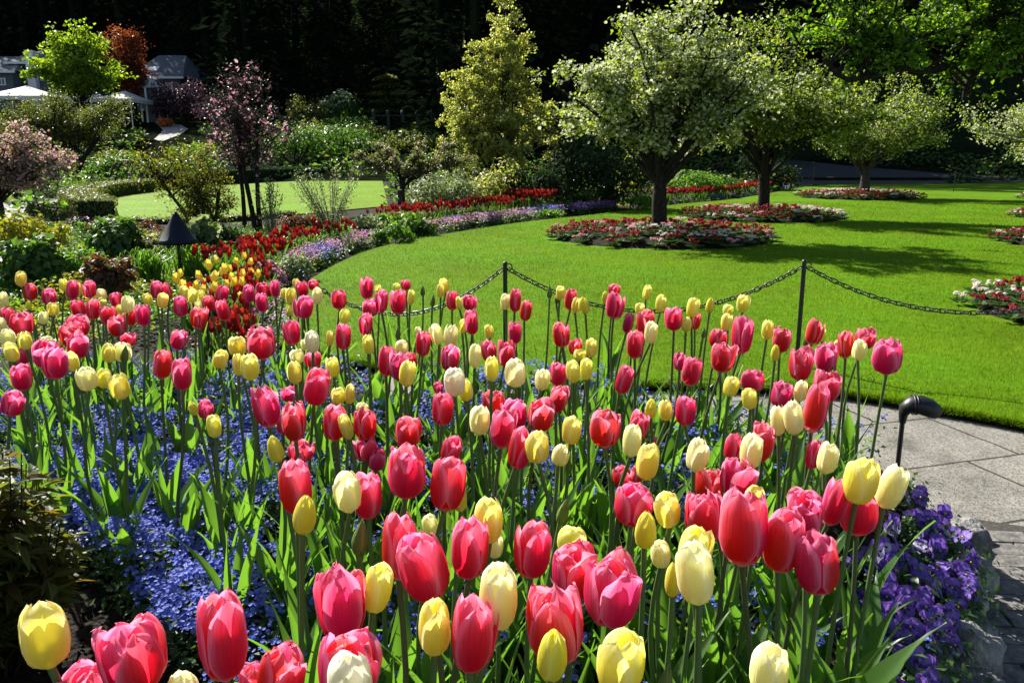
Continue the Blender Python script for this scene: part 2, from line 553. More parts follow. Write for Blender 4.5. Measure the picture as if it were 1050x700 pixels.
# the lawn
LZ = 0.062
edge_border = [(245, 325), (262, 309), (283, 299), (318, 286), (350, 268), (390, 253), (450, 241), (520, 230), (560, 225), (600, 221), (640, 216), (700, 209), (760, 203), (815, 193)]
near = [(1500, 540), (1250, 475), (1150, 453), (1050, 432), (950, 414), (857, 399), (760, 394), (600, 390), (450, 381), (330, 362), (265, 342)]
far = [(835, 190), (880, 188.6), (960, 188.6), (1050, 187), (1300, 187), (1600, 190)]
lawn_edge_pts = [G(x, y, LZ) for x, y in edge_border]
lawn_pts = smooth_line([G(x, y, LZ) for x, y in edge_border], 4) + [G(x, y, LZ) for x, y in far] + smooth_line([G(x, y, LZ) for x, y in near], 4)
mb = MB()
poly(mb, lawn_pts, LZ, skirt=.075, mat=0, mat2=1)
kind(mb.build("lawn", [M_LAWN, M_SOIL], smooth=False), "structure")

def inside(poly_pts, X, Y):
    res = np.zeros(len(X), bool)
    n = len(poly_pts)
    for i in range(n):
        x1, y1 = poly_pts[i][0], poly_pts[i][1]
        x2, y2 = poly_pts[(i + 1) % n][0], poly_pts[(i + 1) % n][1]
        c = ((y1 > Y) != (y2 > Y))
        with np.errstate(divide='ignore', invalid='ignore'):
            t = (x2 - x1) * (Y - y1) / (y2 - y1 + 1e-12) + x1
        res ^= c & (X < t)
    return res

BEDS = [(2.63, 14.7, 2.1), (5.86, 19.6, 1.95), (11.8, 28.6, 2.1), (5.72, 7.45, 1.5), (9.55, 13.7, 1.5), (13.2, 19.2, 1.6), (18.4, 27.0, 1.9)]
N = 420000
u = rng.random(N)
Y = 4.4 * (26 / 4.4) ** u
X = (rng.random(N) - .5) * 2 * (0.72 * Y + .3)
ok = inside(lawn_pts, X, Y)
for bx, by, br_ in BEDS:
    ok &= (X - bx) ** 2 + (Y - by) ** 2 > br_ ** 2
X, Y = X[ok], Y[ok]
N = len(X)
wd = 0.0032 * np.maximum(1, Y / 5.5)
hh = (0.020 + 0.016 * rng.random(N)) * np.where(rng.random(N) < .04, 1.5, 1)
nrm = np.stack([rng.normal(0, .35, N), rng.normal(0, .35, N), np.ones(N)], 1)
Rm = frames(nrm)
mb = MB()
mb.scatter([(-.5, 0, 0), (.5, 0, 0), (0, 0.25, 1)], [(0, 1, 2)], np.stack([X, Y, np.full(N, LZ - .002)], 1), Rm, np.stack([wd, hh, hh], 1))
# a ragged fringe hanging over the cut edge by the paving
E = smooth_line([G(x, y, LZ) for x, y in near], 40)
for _ in range(3):
    P0 = np.array([tuple(p) for p in E])
    k = rng.integers(0, len(P0) - 1, 5000)
    t = rng.random(5000)[:, None]
    Q = P0[k] * (1 - t) + P0[k + 1] * t
    Q[:, :2] += rng.normal(0, .014, (5000, 2))
    Q[:, 2] = LZ - .004 - .03 * rng.random(5000)
    nr = np.stack([rng.normal(-.05, .6, 5000), rng.normal(-.45, .5, 5000), .35 + rng.random(5000)], 1)
    hq = .03 + .03 * rng.random(5000)
    mb.scatter([(-.5, 0, 0), (.5, 0, 0), (0, 0.25, 1)], [(0, 1, 2)], Q, frames(nr), np.stack([np.full(5000, .004), hq, hq], 1))
kind(mb.build("lawn_grass", M_BLADE, smooth=False), "stuff", "short mown green grass covering the curving lawn", "grass")

# croquet lawn, far left, and the pale path round it
cro = [(80, 213), (98, 205), (150, 197), (230, 190), (300, 186), (392, 184.5), (398, 211), (300, 220), (200, 227), (120, 227), (88, 221)]
mb = MB(); poly(mb, [G(x, y, .03) for x, y in cro], .03, skirt=.04)
kind(mb.build("croquet_lawn", M_LAWN2, smooth=False), "structure")
mb = MB()
poly(mb, smooth_line([G(x, y, .012) for x, y in [(-60, 214), (10, 209), (45, 205), (74, 200), (76, 206), (48, 211), (26, 215), (34, 228), (18, 232), (2, 224), (-60, 232)]], 4, closed=True), .012)
kind(mb.build("path", M_PATH, smooth=False), "structure")
# the far path climbing to the house, and the grey path behind the apple trees
def strip(name, left, right, mat, dz=.02):
    mb = MB()
    L = [T(*p) for p in left]; Rr = [T(*p) for p in right]
    V, F = [], []
    for a, b in zip(L, Rr):
        for p in (a, b):
            V.append((p.x, p.y, terrain(p.x, p.y) + dz))
    for i in range(len(L) - 1):
        F.append((2 * i, 2 * i + 1, 2 * i + 3, 2 * i + 2))
    mb.add(V, F)
    return kind(mb.build(name, mat, smooth=False), "structure")
strip("path_to_house", [(158, 143.5), (161, 141), (165, 137), (167, 134), (162, 129), (156, 124), (154, 117)], [(166, 146), (173, 143), (184, 139), (193, 133), (186, 129), (168, 124), (161, 117)], M_PATH, .05)
mb = MB()
NEARP = [G(x, y, .02) for x, y in [(790, 198), (815, 193.5), (835, 190), (880, 189), (930, 189), (965, 189), (1010, 188), (1060, 188)]]
FARP = [T(x, y) for x, y in [(790, 164), (815, 165), (842, 168), (880, 172), (925, 175.5), (962, 178.5), (1010, 181), (1060, 182)]]
V = []
for p_, q_ in zip(NEARP, FARP):
    for k_ in range(25):
        w_ = p_.lerp(q_, k_ / 24); V.append((w_.x, w_.y, terrain(w_.x, w_.y) + .05))
mb.add(V, [(i * 25 + k_, (i + 1) * 25 + k_, (i + 1) * 25 + k_ + 1, i * 25 + k_ + 1) for i in range(7) for k_ in range(24)])
kind(mb.build("path_behind_trees", M_ASPHALT, smooth=False), "structure")

# the raised tulip bed
BED = [(-3.6, .25), (1.0, .25), (1.0, 1.2), (1.08, 1.9), (1.26, 2.4), (1.50, 2.85), (1.66, 3.2), (1.46, 3.65), (.7, 4.0), (-.5, 4.25), (-1.5, 4.45), (-3.6, 4.6)]
BEDP = smooth_line(BED[1:-1], 5)
BEDP = [Vector((BED[0][0], BED[0][1], 0))] + BEDP + [Vector((BED[-1][0], BED[-1][1], 0))]
_ba = np.array([(p[0], p[1]) for p in BEDP])
def bed_dist(x, y):
    """distance inside the bed's outline (negative outside)"""
    a = _ba; b = np.roll(_ba, -1, axis=0)
    d = b - a
    q = np.array([x, y])
    t = np.clip(((q - a) * d).sum(1) / ((d * d).sum(1) + 1e-12), 0, 1)
    m = np.sqrt((((a + d * t[:, None]) - q) ** 2).sum(1)).min()
    return m if inside(BEDP, np.array([x]), np.array([y]))[0] else -m
BZ = 0.29
def bed_z(x, y):
    d = bed_dist(x, y)
    k = max(0.0, min(1.0, (d + .02) / .35))
    return 0.0 if d < -.02 else 0.15 + (BZ - .15) * k
xs = np.linspace(-3.8, 1.7, 111); ys = np.linspace(.2, 4.7, 91)
V = []
for y in ys:
    for x in xs:
        z = bed_z(x, y)
        V.append((x, y, z + (random.uniform(-.012, .012) if z > 0.05 else -.03)))
nx = len(xs)
F = [(j * nx + i, j * nx + i + 1, (j + 1) * nx + i + 1, (j + 1) * nx + i) for j in range(len(ys) - 1) for i in range(nx - 1)]
mb = MB(); mb.add(V, F)
kind(mb.build("bed_soil", M_SOIL), "structure")
# crumbs of earth lying on the bare soil
N = 5000
X = rng.uniform(-1.6, .2, N); Y = rng.uniform(.5, 2.6, N)
ico_V = np.array([(1, 0, 0), (-1, 0, 0), (0, 1, 0), (0, -1, 0), (0, 0, .7), (0, 0, -.7)])
ico_F = np.array([(0, 2, 4), (2, 1, 4), (1, 3, 4), (3, 0, 4), (2, 0, 5), (1, 2, 5), (3, 1, 5), (0, 3, 5)])
mb = MB()
mb.scatter(ico_V, ico_F, np.stack([X, Y, np.full(N, BZ + .004)], 1), frames(rng.normal(size=(N, 3))), .003 + .009 * rng.random((N, 1)) ** 3 * np.ones((1, 3)))
kind(mb.build("soil_crumbs", M_SOIL, smooth=False), "stuff", "dark crumbs of earth on the bare soil of the bed", "soil")

# brick strip beside the stone edging, each course laid by hand: bricks are the pattern of this one strip
mb = MB()
poly(mb, [(1.0, -1.0), (3.4, -1.0), (3.05, 2.2), (2.35, 3.05), (1.75, 3.32), (1.4, 3.2)], .007, mat=1)
row = 0
y = 0.6
while y < 3.3:
    x = 1.1 + (row % 2) * .1
    while x < 3.4:
        w = .205 + random.uniform(-.006, .006)
        cx, cy = x + w / 2, y + .05
        lim = 3.30 if cx < 1.8 else 3.30 - (cx - 1.8) * .52
        if cy < lim - .06:
            q = R(-7 + random.uniform(-1, 1))
            pts = [(-w / 2, -.048), (w / 2, -.048), (w / 2, .048), (-w / 2, .048)]
            P = [(cx + math.cos(q) * a - math.sin(q) * b, cy + math.sin(q) * a + math.cos(q) * b - (cx - 1.8) * .12) for a, b in pts]
            top = .016 + random.uniform(-.003, .003)
            mb.add([(a, b, top) for a, b in P] + [(a + (a - cx) * .03, b + (b - cy) * .05, .005) for a, b in P],
                   [(0, 1, 2, 3), (0, 4, 5, 1), (1, 5, 6, 2), (2, 6, 7, 3), (3, 7, 4, 0)], 0)
        x += w + .008
    y += .105
    row += 1
kind(mb.build("brick_paving", [M_BRICK, M_GRIT], smooth=False), "structure")

# stone edging: every rock is a thing
def mat_rock():
    m, nt, out = _new("edging_stone")
    tc = nd(nt, "TexCoord")
    n1 = nd(nt, "TexNoise", Scale=9.0, Detail=9.0, Roughness=0.65)
    n2 = nd(nt, "TexVoronoi", Scale=13.0, feature='DISTANCE_TO_EDGE')
    n3 = nd(nt, "TexNoise", Scale=55.0, Detail=5.0)
    for n in (n1, n2, n3):
        nt.links.new(tc.outputs["Object"], n.inputs["Vector"])
    a = ramp(nt, n1.outputs["Fac"], [(.28, (.06, .06, .06)), (.44, (.16, .158, .15)), (.55, (.27, .265, .25)), (.68, (.44, .43, .39))])
    p = nd(nt, "BsdfPrincipled", Roughness=0.85)
    p.inputs["Specular IOR Level"].default_value = .25
    nt.links.new(a, p.inputs["Base Color"])
    s = nd(nt, "Math", operation='ADD'); nt.links.new(n1.outputs["Fac"], s.inputs[0]); nt.links.new(n3.outputs["Fac"], s.inputs[1])
    b = nd(nt, "Bump", Strength=1.0, Distance=0.025)
    nt.links.new(s.outputs[0], b.inputs["Height"]); nt.links.new(b.outputs[0], p.inputs["Normal"])
    nt.links.new(p.outputs[0], out.inputs[0])
    return m
M_ROCK = mat_rock()
import bmesh
from mathutils import noise as mnoise
def rock_mesh(seed, sx, sy, sz):
    bm = bmesh.new()
    bmesh.ops.create_icosphere(bm, subdivisions=4, radius=1.0)
    r = random.Random(seed)
    off = Vector((r.uniform(-50, 50), r.uniform(-50, 50), r.uniform(-50, 50)))
    planes = []
    for _ in range(9):
        n = Vector((r.gauss(0, 1), r.gauss(0, 1), r.gauss(0, .8))).normalized()
        planes.append((n, r.uniform(.55, .85)))
    for v in bm.verts:
        p = v.co.copy()
        for n, d in planes:
            k = p.dot(n) - d
            if k > 0:
                p -= n * k * .88
        p += v.co.normalized() * (mnoise.noise(p * 1.7 + off) * .20 + mnoise.noise(p * 4.5 + off) * .10 + mnoise.noise(p * 12 + off) * .04)
        v.co = Vector((p.x * sx, p.y * sy, p.z * sz))
    me = bpy.data.meshes.new("edging_rock")
    bm.to_mesh(me); bm.free()
    for q in me.polygons:
        q.use_smooth = True
    me.materials.append(M_ROCK)
    return me
ROCKS = [  # picture x, y, height of its middle, half sizes, turn, label
    (948, 694, .10, .105, .085, .085, 10, "pale lichen-grey edging rock lying lowest, at the bottom edge beside the pansies"),
    (986, 672, .11, .115, .095, .095, -20, "large pale cracked edging rock, second from the bottom beside the dark bricks"),
    (978, 640, .12, .10, .075, .05, 25, "flat dark edging rock with a lit white top, under the lone violet flower"),
    (984, 618, .12, .10, .085, .06, 60, "jagged grey edging rock with a bright slanting top beside the dark bricks"),
    (987, 590, .11, .115, .10, .085, 5, "dark shaded edging rock beneath the hanging pansies"),
    (989, 562, .10, .12, .11, .09, 110, "bluish grey edging rock at the corner of the bed next to the paving"),
    (998, 648, .03, .08, .09, .05, 0, "small low edging rock wedged at the foot of the stones by the bricks"),
    (994, 708, .07, .11, .10, .09, 50, "grey edging rock cut off by the bottom of the picture"),
    (976, 546, .03, .11, .10, .07, 40, "edging rock half hidden behind the purple pansies at the back corner"),
]
for i, (px_r, py_r, z, a, b, c, q, lab) in enumerate(ROCKS):
    x, y, _ = G(px_r, py_r, z)
    o = link("edging_rock", rock_mesh(i + 3, a, b, c))
    o.location = (x, y, z); o.rotation_euler = (random.uniform(-.25, .25), random.uniform(-.25, .25), R(q))
    tag(o, lab, "rock", "stones edging the raised bed")

# ================================================================== tulips
# each: picture x, y, width, height of the bloom, kind (P closed pink, O open ruffled pink, Y yellow, C cream, W ivory, B green bud, G greenish yellow)
TULIPS = """
20 286 12 16 Y|31 299 14 17 P|49 304 14 17 P|29 313 6 10 G|55 317 12 14 Y|44 326 11 13 C|3 307 11 16 C|8 324 14 19 P|22 332 22 28 O|3 333 10 15 C
8 346 15 19 C|26 349 14 19 Y|13 360 15 21 Y|22 366 17 18 P|23 386 21 27 P|66 292 9 13 Y|73 297 13 20 P|82 296 8 13 Y|93 296 13 18 P|104 302 11 12 C
95 303 10 10 Y|104 310 9 10 Y|82 316 15 18 P|95 317 13 21 P|120 307 14 15 P|130 312 13 18 C|122 318 7 12 Y|111 323 16 19 P|120 334 18 22 O|134 325 11 18 P
147 323 16 22 P|80 334 23 22 O|73 343 23 22 O|79 355 22 26 O|130 348 16 15 O|152 307 10 13 Y|160 297 14 18 P|173 298 12 18 P|166 308 11 16 Y|186 314 16 21 P
189 299 10 12 Y|197 303 10 15 Y|207 303 10 12 Y|202 312 12 11 C|202 325 17 23 O|181 348 17 21 O|165 373 20 30 P|187 383 22 33 P|111 362 14 20 Y|126 361 18 20 C
126 363 7 19 B|49 350 14 11 C|63 350 6 9 Y|44 362 25 28 O|57 372 25 34 O|75 370 14 21 Y|90 388 20 25 C|105 388 16 21 Y|126 396 20 27 Y
10 413 22 26 P|199 418 10 16 G|210 419 16 20 O|227 301 14 17 P|215 311 13 17 P|230 318 14 22 P|256 301 13 18 P|269 296 14 13 P|282 296 10 18 P|269 310 14 20 P
291 301 8 12 Y|298 303 11 16 Y|304 290 8 9 Y|311 296 14 16 P|322 292 12 11 P|325 303 12 17 C|297 318 7 12 Y|310 314 19 24 P|300 341 17 26 P|271 350 31 35 O
243 355 20 20 Y|224 366 16 21 Y|244 374 12 23 Y|257 376 20 27 Y|320 350 16 23 W|312 353 8 12 C|306 365 15 15 C|322 368 18 16 O|322 393 29 40 P|302 382 16 24 Y
348 307 16 20 P|353 324 12 15 Y|350 345 18 27 P|338 347 8 16 Y|343 376 15 21 Y|376 295 14 23 P|388 296 8 9 Y|391 308 13 24 P|380 315 17 19 O|375 332 14 23 P
378 353 13 20 Y|409 309 17 26 P|407 294 8 8 Y|417 292 10 11 P|420 305 8 16 Y|408 341 6 14 B|412 356 15 15 C|396 370 18 31 P|411 376 20 30 O|417 383 18 27 Y
358 404 11 21 Y|347 406 16 17 Y|275 417 28 42 O|297 404 17 16 O|304 431 25 41 O|290 434 14 22 P|342 432 25 38 P|358 437 13 28 Y|371 418 15 11 C|375 434 25 33 O
376 458 24 26 P|308 462 26 23 O|285 460 18 29 G|303 498 36 57 P|311 528 26 41 G|360 501 29 45 C|378 506 32 50 P|387 471 20 23 O|418 442 28 31 P|418 484 42 55 O
220 437 16 24 Y|434 298 5 12 B|443 308 6 13 B|457 292 10 15 Y|452 298 9 14 Y|463 308 13 20 P|471 311 7 14 Y|482 310 14 16 P|484 330 16 26 P|474 334 9 15 Y
502 340 10 14 Y|518 309 11 17 C|528 308 13 24 P|537 318 13 22 P|529 341 15 23 P|564 299 6 14 B|570 305 5 13 B|574 300 10 15 Y|586 307 14 22 P|590 313 10 16 Y
601 313 13 18 G|620 305 7 14 G|630 297 12 12 P|630 313 18 28 P|576 343 17 26 P|591 355 15 18 O|606 356 13 20 Y|594 364 14 12 Y|588 380 15 24 Y|601 378 14 23 Y
570 383 19 24 P|556 389 16 22 C|529 382 24 29 C|504 378 16 26 Y|488 365 14 25 C|502 360 16 24 O|519 363 19 28 O|450 342 14 22 C|462 344 15 23 C|434 352 16 26 P
429 339 8 8 C|461 367 20 28 O|423 369 14 18 O|466 391 24 30 W|480 399 17 24 Y|450 397 10 13 O|453 419 24 34 P|491 431 22 30 C|506 411 24 22 O|514 439 28 41 O
530 423 26 32 O|552 425 28 35 O|570 408 20 29 O|530 458 24 43 P|552 458 26 33 Y|586 441 21 29 Y|573 466 19 23 C|621 440 32 38 O|459 459 21 28 P|458 497 40 54 P
473 509 15 32 Y|503 534 31 46 Y|576 523 15 30 B|367 551 15 40 B|410 561 38 68 P|442 579 55 72 P|443 537 18 22 C|481 563 40 62 P|507 560 18 26 C|544 565 38 58 P
587 555 40 28 Y|591 583 48 62 O|628 606 58 76 O|573 638 60 90 O|567 669 35 60 G|513 609 44 73 C|478 648 46 86 P|445 643 36 57 Y|637 678 50 70 Y|789 689 42 62 C
680 699 16 36 B|648 517 42 44 O|689 521 27 38 Y|662 542 25 40 G|678 566 22 31 C|709 561 34 48 Y|719 589 41 66 C|690 596 18 36 G|724 530 42 54 O|761 542 52 76 P
803 553 42 66 P|727 497 32 32 O|755 490 36 40 O|778 510 22 28 Y|636 389 18 30 P|655 436 20 32 O|668 418 14 22 G|685 421 15 22 Y|703 421 23 31 P|749 396 16 21 Y
771 408 17 23 Y|772 390 26 22 O|799 404 22 28 O|820 401 14 22 C|799 432 17 31 C|817 428 21 35 C|835 418 26 50 P|847 396 28 32 O|648 452 22 34 C|663 473 25 38 Y
671 453 10 11 O|713 466 23 35 C|752 458 24 32 O|780 452 26 42 O|771 463 25 37 C|639 487 22 22 O|651 487 14 18 O|834 466 15 31 P|848 470 22 33 C|663 300 10 16 Y
678 311 12 18 Y|657 317 10 13 Y|643 331 12 21 P|663 330 18 26 P|669 341 15 23 C|651 353 19 29 P|692 326 18 25 P|710 315 14 20 Y|713 329 10 18 P|704 332 11 16 Y
728 313 10 16 G|747 318 12 12 Y|745 330 12 18 Y|762 311 14 18 Y|760 343 22 39 P|736 347 20 20 O|741 366 23 31 O|721 341 5 12 B|698 370 14 20 O|709 381 22 29 P
787 338 13 20 Y|800 348 20 27 O|795 362 10 17 G|821 373 24 35 O|834 340 16 27 P|826 348 7 15 B|847 366 23 31 O|844 343 8 15 Y|858 356 12 17 Y|869 353 14 29 P
886 346 21 22 O|880 358 16 22 C|912 365 32 37 O|828 524 36 52 O|855 513 25 52 P|880 526 42 46 P|881 492 36 48 Y|909 497 29 47 C|842 579 50 62 P|48 651 51 67 Y
141 671 65 78 O|81 708 58 60 O|147 706 32 44 C|183 712 36 44 C|229 655 52 90 P|284 689 48 62 O|262 700 36 40 O|351 620 50 76 O|384 601 32 54 Y|354 684 64 78 O
364 702 48 66 W
"""
TUL = []
for row_ in TULIPS.strip().replace("\n", "|").split("|"):
    a = row_.split()
    TUL.append([float(a[0]), float(a[1]), float(a[2]), float(a[3]), a[4]])
# where yellow blooms show between the red tulips of the border behind
_far = [(10, 575), (50, 575), (60, 680), (150, 690), (215, 530), (245, 540), (305, 505), (330, 580), (170, 630), (345, 650), (245, 670), (405, 490), (450, 545), (505, 540),
        (490, 495), (605, 540), (665, 505), (575, 575), (600, 620), (460, 610), (735, 485), (375, 430), (560, 450), (620, 415), (665, 410), (595, 655), (700, 470), (520, 590)]
FAR_YELLOW = [(180 + a / 8.75, 220 + b / 8.75) for a, b in _far]

# ---- petals
def petal_grid(kind_, seed, inner=False, nu=9, nv=12):
    """points (nv+1, nu+1) of one petal about the z axis, centred on angle 0; the bloom is 1 high and about 0.66 wide"""
    r = random.Random(seed)
    if kind_ == 'P':
        prof = [(0, .03), (.05, .16), (.15, .26), (.35, .325), (.55, .325), (.75, .305), (.9, .262), (1, .19 if not inner else .14)]
        ruff, flare, wmax, top = .020, r.uniform(-.02, .05), 1.08, r.uniform(.93, 1.0)
    elif kind_ == 'O':
        prof = [(0, .03), (.05, .16), (.15, .25), (.35, .325), (.55, .335), (.75, .315), (.9, .278 if not inner else .25), (1, .225 if not inner else .12)]
        ruff, flare, wmax, top = .052, r.uniform(-.06, .075), 1.04, r.uniform(.84, 1.0)
    elif kind_ == 'Y':
        prof = [(0, .03), (.05, .16), (.15, .265), (.35, .325), (.55, .33), (.75, .305), (.9, .25), (1, .14)]
        ruff, flare, wmax, top = .014, r.uniform(-.03, .03), 1.12, r.uniform(.94, 1.0)
    elif kind_ == 'G':
        prof = [(0, .03), (.05, .17), (.15, .265), (.35, .33), (.55, .315), (.75, .255), (.9, .165), (1, .05)]
        ruff, flare, wmax, top = .010, 0, 1.10, r.uniform(.94, 1.0)
    else:      # bud
        prof = [(0, .03), (.05, .15), (.15, .24), (.35, .315), (.55, .27), (.75, .17), (.9, .08), (1, .02)]
        ruff, flare, wmax, top = .006, 0, 1.05, r.uniform(.96, 1.0)
    zs = [p[0] for p in prof]; rs = [p[1] for p in prof]
    sc = 0.88 if inner else 1.0
    ph = [r.uniform(0, 6.28) for _ in range(5)]
    twist = r.uniform(-.10, .10)
    pts, uvs = [], []
    for j in range(nv + 1):
        v = 1 - (1 - j / nv) ** 1.35
        rad = np.interp(v, zs, rs) * sc
        # half width as an angle: narrow foot, broad middle, rounded tip
        w = wmax * (min(1, (v + .03) / .30) ** .6) * (max(0.0, 1 - max(0, (v - .55) / .45) ** 2.3) ** .52)
        w = max(w, .03)
        for i in range(nu + 1):
            u = -1 + 2 * i / nu
            a = u * w + twist * v * v
            rr = rad + flare * v ** 3 * .9
            # petals are flatter than the cup they stand in, so their edges lift off it
            rr *= 1 + .055 * (u * u) * (1 if not inner else .2) - .03 * (1 - u * u)
            rr += ruff * v * v * (math.sin(3.1 * u + ph[0]) * .6 + math.sin(6.3 * u + ph[1]) * .35 * abs(u) + .5 * abs(u) ** 3 * math.sin(9 * v + ph[2]))
            # keel along the midrib
            rr += .012 * math.exp(-(u / .16) ** 2) * math.sin(math.pi * min(1, v * 1.05))
            z = v * top * 1.0 - ruff * .8 * v * v * (math.sin(4.3 * u + ph[3]) * .5 + .3 * math.sin(8 * u + ph[4]))
            if v > .85:
                z -= .02 * (u * u)
            if kind_ in 'PO':      # notched, slightly torn rims
                nick = math.sin(11 * u + ph[2] * 3) * math.sin(5 * u + ph[0] * 2)
                z += (.020 if kind_ == 'O' else .009) * nick * max(0, v - .7) / .3
                if v > .8 and kind_ == 'O':
                    rr += .035 * max(0, v - .8) / .2 * math.sin(7 * u + ph[4])
            pts.append((rr * math.cos(a), rr * math.sin(a), z))
            uvs.append((.5 + .5 * u, v))
    return np.array(pts), np.array(uvs)

def grid_faces(nu, nv):
    return np.array([(j * (nu + 1) + i, j * (nu + 1) + i + 1, (j + 1) * (nu + 1) + i + 1, (j + 1) * (nu + 1) + i) for j in range(nv) for i in range(nu)])

def rz(P, a, tilt=0.0):
    c, s = math.cos(tilt), math.sin(tilt)      # lean outwards about the foot, in the petal's own plane
    P = np.stack([P[:, 0] * c + P[:, 2] * s, P[:, 1], -P[:, 0] * s + P[:, 2] * c], 1)
    c, s = math.cos(a), math.sin(a)
    return np.stack([P[:, 0] * c - P[:, 1] * s, P[:, 0] * s + P[:, 1] * c, P[:, 2]], 1)

def bloom_parts(kind_, seed, res):
    """(core MB with the three inner petals, three outer-petal grids)"""
    nu, nv = res
    r = random.Random(seed * 7 + 1)
    F = grid_faces(nu, nv)
    core = MB()
    loose = {'P': .03, 'O': .06, 'Y': .02, 'B': 0.0, 'G': .01}[kind_]
    a0 = r.uniform(0, 6.28)
    for k in range(3):
        P, U = petal_grid(kind_, seed * 31 + k, True, nu, nv)
        core.add(rz(P, a0 + math.pi / 3 + k * 2.0944 + r.uniform(-.08, .08), r.uniform(-.02, loose)), F, 0, U)
    if kind_ == 'O':                      # a crowded, nearly double bloom shows a few more petal tips
        for k in range(2):
            P, U = petal_grid(kind_, seed * 57 + k, True, nu, nv)
            core.add(rz(P * np.array([.72, .72, .93]), r.uniform(0, 6.28), r.uniform(0, .08)), F, 0, U)
    lathe(core, [(.035, .0), (.05, .12), (.05, .38), (.06, .44), (.02, .47)], 7, 1)
    outer = []
    slack = [0, 0, 0]
    if kind_ in 'POY' and r.random() < .45:      # one petal has let go
        slack[r.randrange(3)] = r.uniform(.07, .20) * (1 if kind_ != 'Y' else .7)
    for k in range(3):
        P, U = petal_grid(kind_, seed * 43 + k, False, nu, nv)
        outer.append((rz(P, a0 + k * 2.0944 + r.uniform(-.10, .10), r.uniform(-.01, loose * 1.3) + slack[k]), U))
    return core, outer, F

SHAPE = {'P': 'P', 'O': 'O', 'Y': 'Y', 'C': 'Y', 'W': 'Y', 'G': 'G', 'B': 'B'}
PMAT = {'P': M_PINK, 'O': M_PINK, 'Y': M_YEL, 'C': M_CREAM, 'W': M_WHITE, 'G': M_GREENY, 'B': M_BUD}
NVAR = {'P': 10, 'O': 11, 'Y': 8, 'C': 6, 'W': 3, 'G': 3, 'B': 2}
BIG, SMALL = {}, {}
for t_, n_ in NVAR.items():
    BIG[t_], SMALL[t_] = [], []
    for s_ in range(n_):
        core, outer, F = bloom_parts(SHAPE[t_], 100 * s_ + ord(t_), (10, 14))
        cm = core.mesh("bloom", [PMAT[t_], M_STAMEN])
        oms = []
        for P, U in outer:
            m_ = MB(); m_.add(P, F, 0, U); oms.append(m_.mesh("petal", PMAT[t_]))
        BIG[t_].append((cm, oms))
        core, outer, F = bloom_parts(SHAPE[t_], 100 * s_ + ord(t_), (6, 8))
        for P, U in outer:
            core.add(P, F, 0, U)
        SMALL[t_].append(core.mesh("bloom", [PMAT[t_], M_STAMEN]))

# ---- stems (1 m long, scaled to length) and leaves
STEMS = []
for s_ in range(8):
    r = random.Random(s_ + 40)
    a, b = r.uniform(-.036, .036), r.uniform(-.036, .036)
    pts = [(a * math.sin(math.pi * t) + b * .4 * math.sin(2 * math.pi * t), b * math.sin(math.pi * t), t) for t in np.linspace(0, 1, 8)]
    mb = MB(); tube(mb, pts, [.0058, .0056, .0053, .005, .0048, .0045, .0043, .0047], 8)
    STEMS.append((mb.mesh("stem", M_STEM), mb.mesh("stem", M_STEMDARK)))

def leaf_mesh(seed):
    r = random.Random(seed)
    L = 1.0
    wid = r.uniform(.045, .085)
    curl = r.uniform(.10, .62)
    twist = r.uniform(-.9, .9)
    nu, nv = 6, 12
    pts, uvs = [], []
    p = Vector((0.006, 0, 0)); ang = r.uniform(.05, .16)
    rip = r.uniform(0, 6)
    for j in range(nv + 1):
        v = j / nv
        if j:
            ang += curl / nv * (v * 2.2)
            p = p + Vector((math.sin(ang), 0, math.cos(ang))) * (L / nv)
        hw = wid * (.35 + .65 * math.sin(math.pi * min(1, v * 1.15 + .08)) ** .7) * (1 - v ** 3.2) ** .9
        tw = twist * v * v
        for i in range(nu + 1):
            u = -1 + 2 * i / nu
            fold = .5 * (1 - v) + .18
            side = Vector((math.sin(tw) * math.cos(ang), math.cos(tw), -math.sin(tw) * math.sin(ang)))
            nrm = Vector((-math.cos(ang), 0, math.sin(ang)))
            q = p + side * (u * hw) + nrm * (abs(u) ** 1.3 * hw * fold + .007 * u * math.sin(7 * v + rip))
            pts.append(tuple(q)); uvs.append((.5 + .5 * u, v))
    mb = MB(); mb.add(pts, grid_faces(nu, nv), 0, uvs)
    return mb.mesh("leaf", M_TLEAF)
LEAVES = [leaf_mesh(s_) for s_ in range(9)]

# ---- where each one stands, and how it is told from the others
HB = {'P': .098, 'O': .096, 'Y': .068, 'C': .073, 'W': .070, 'G': .056, 'B': .052}
LANDMARKS = [(14, "near the bronze-leaved shrub"), (80, "in line with the lime-green tree far behind"), (182, "below the cone lamp"), (240, "near the low black lamp hood"),
             (300, "under the left end of the chain"), (352, "right of the chain's left end"), (417, "below the umbrella-shaped tree"), (470, "left of the first chain post"), (518, "in line with the first chain post"),
             (560, "right of the first chain post"), (615, "below the chain's low dip"), (673, "below the nearest apple trunk"), (720, "between the two nearest apple trunks"), (777, "below the second apple trunk"),
             (825, "below the second chain post"), (875, "below the third apple trunk"), (925, "beside the black path light")]
CNAME = {'P': 'pink', 'O': 'pink', 'Y': 'yellow', 'C': 'cream', 'W': 'ivory', 'G': 'yellow', 'B': 'green'}
ORD = ["", "topmost", "second", "third", "fourth", "fifth", "sixth", "seventh", "eighth", "ninth", "tenth", "eleventh", "twelfth", "thirteenth", "fourteenth", "fifteenth", "sixteenth"]

def column(x):
    return min(LANDMARKS, key=lambda l: abs(l[0] - x))[1]

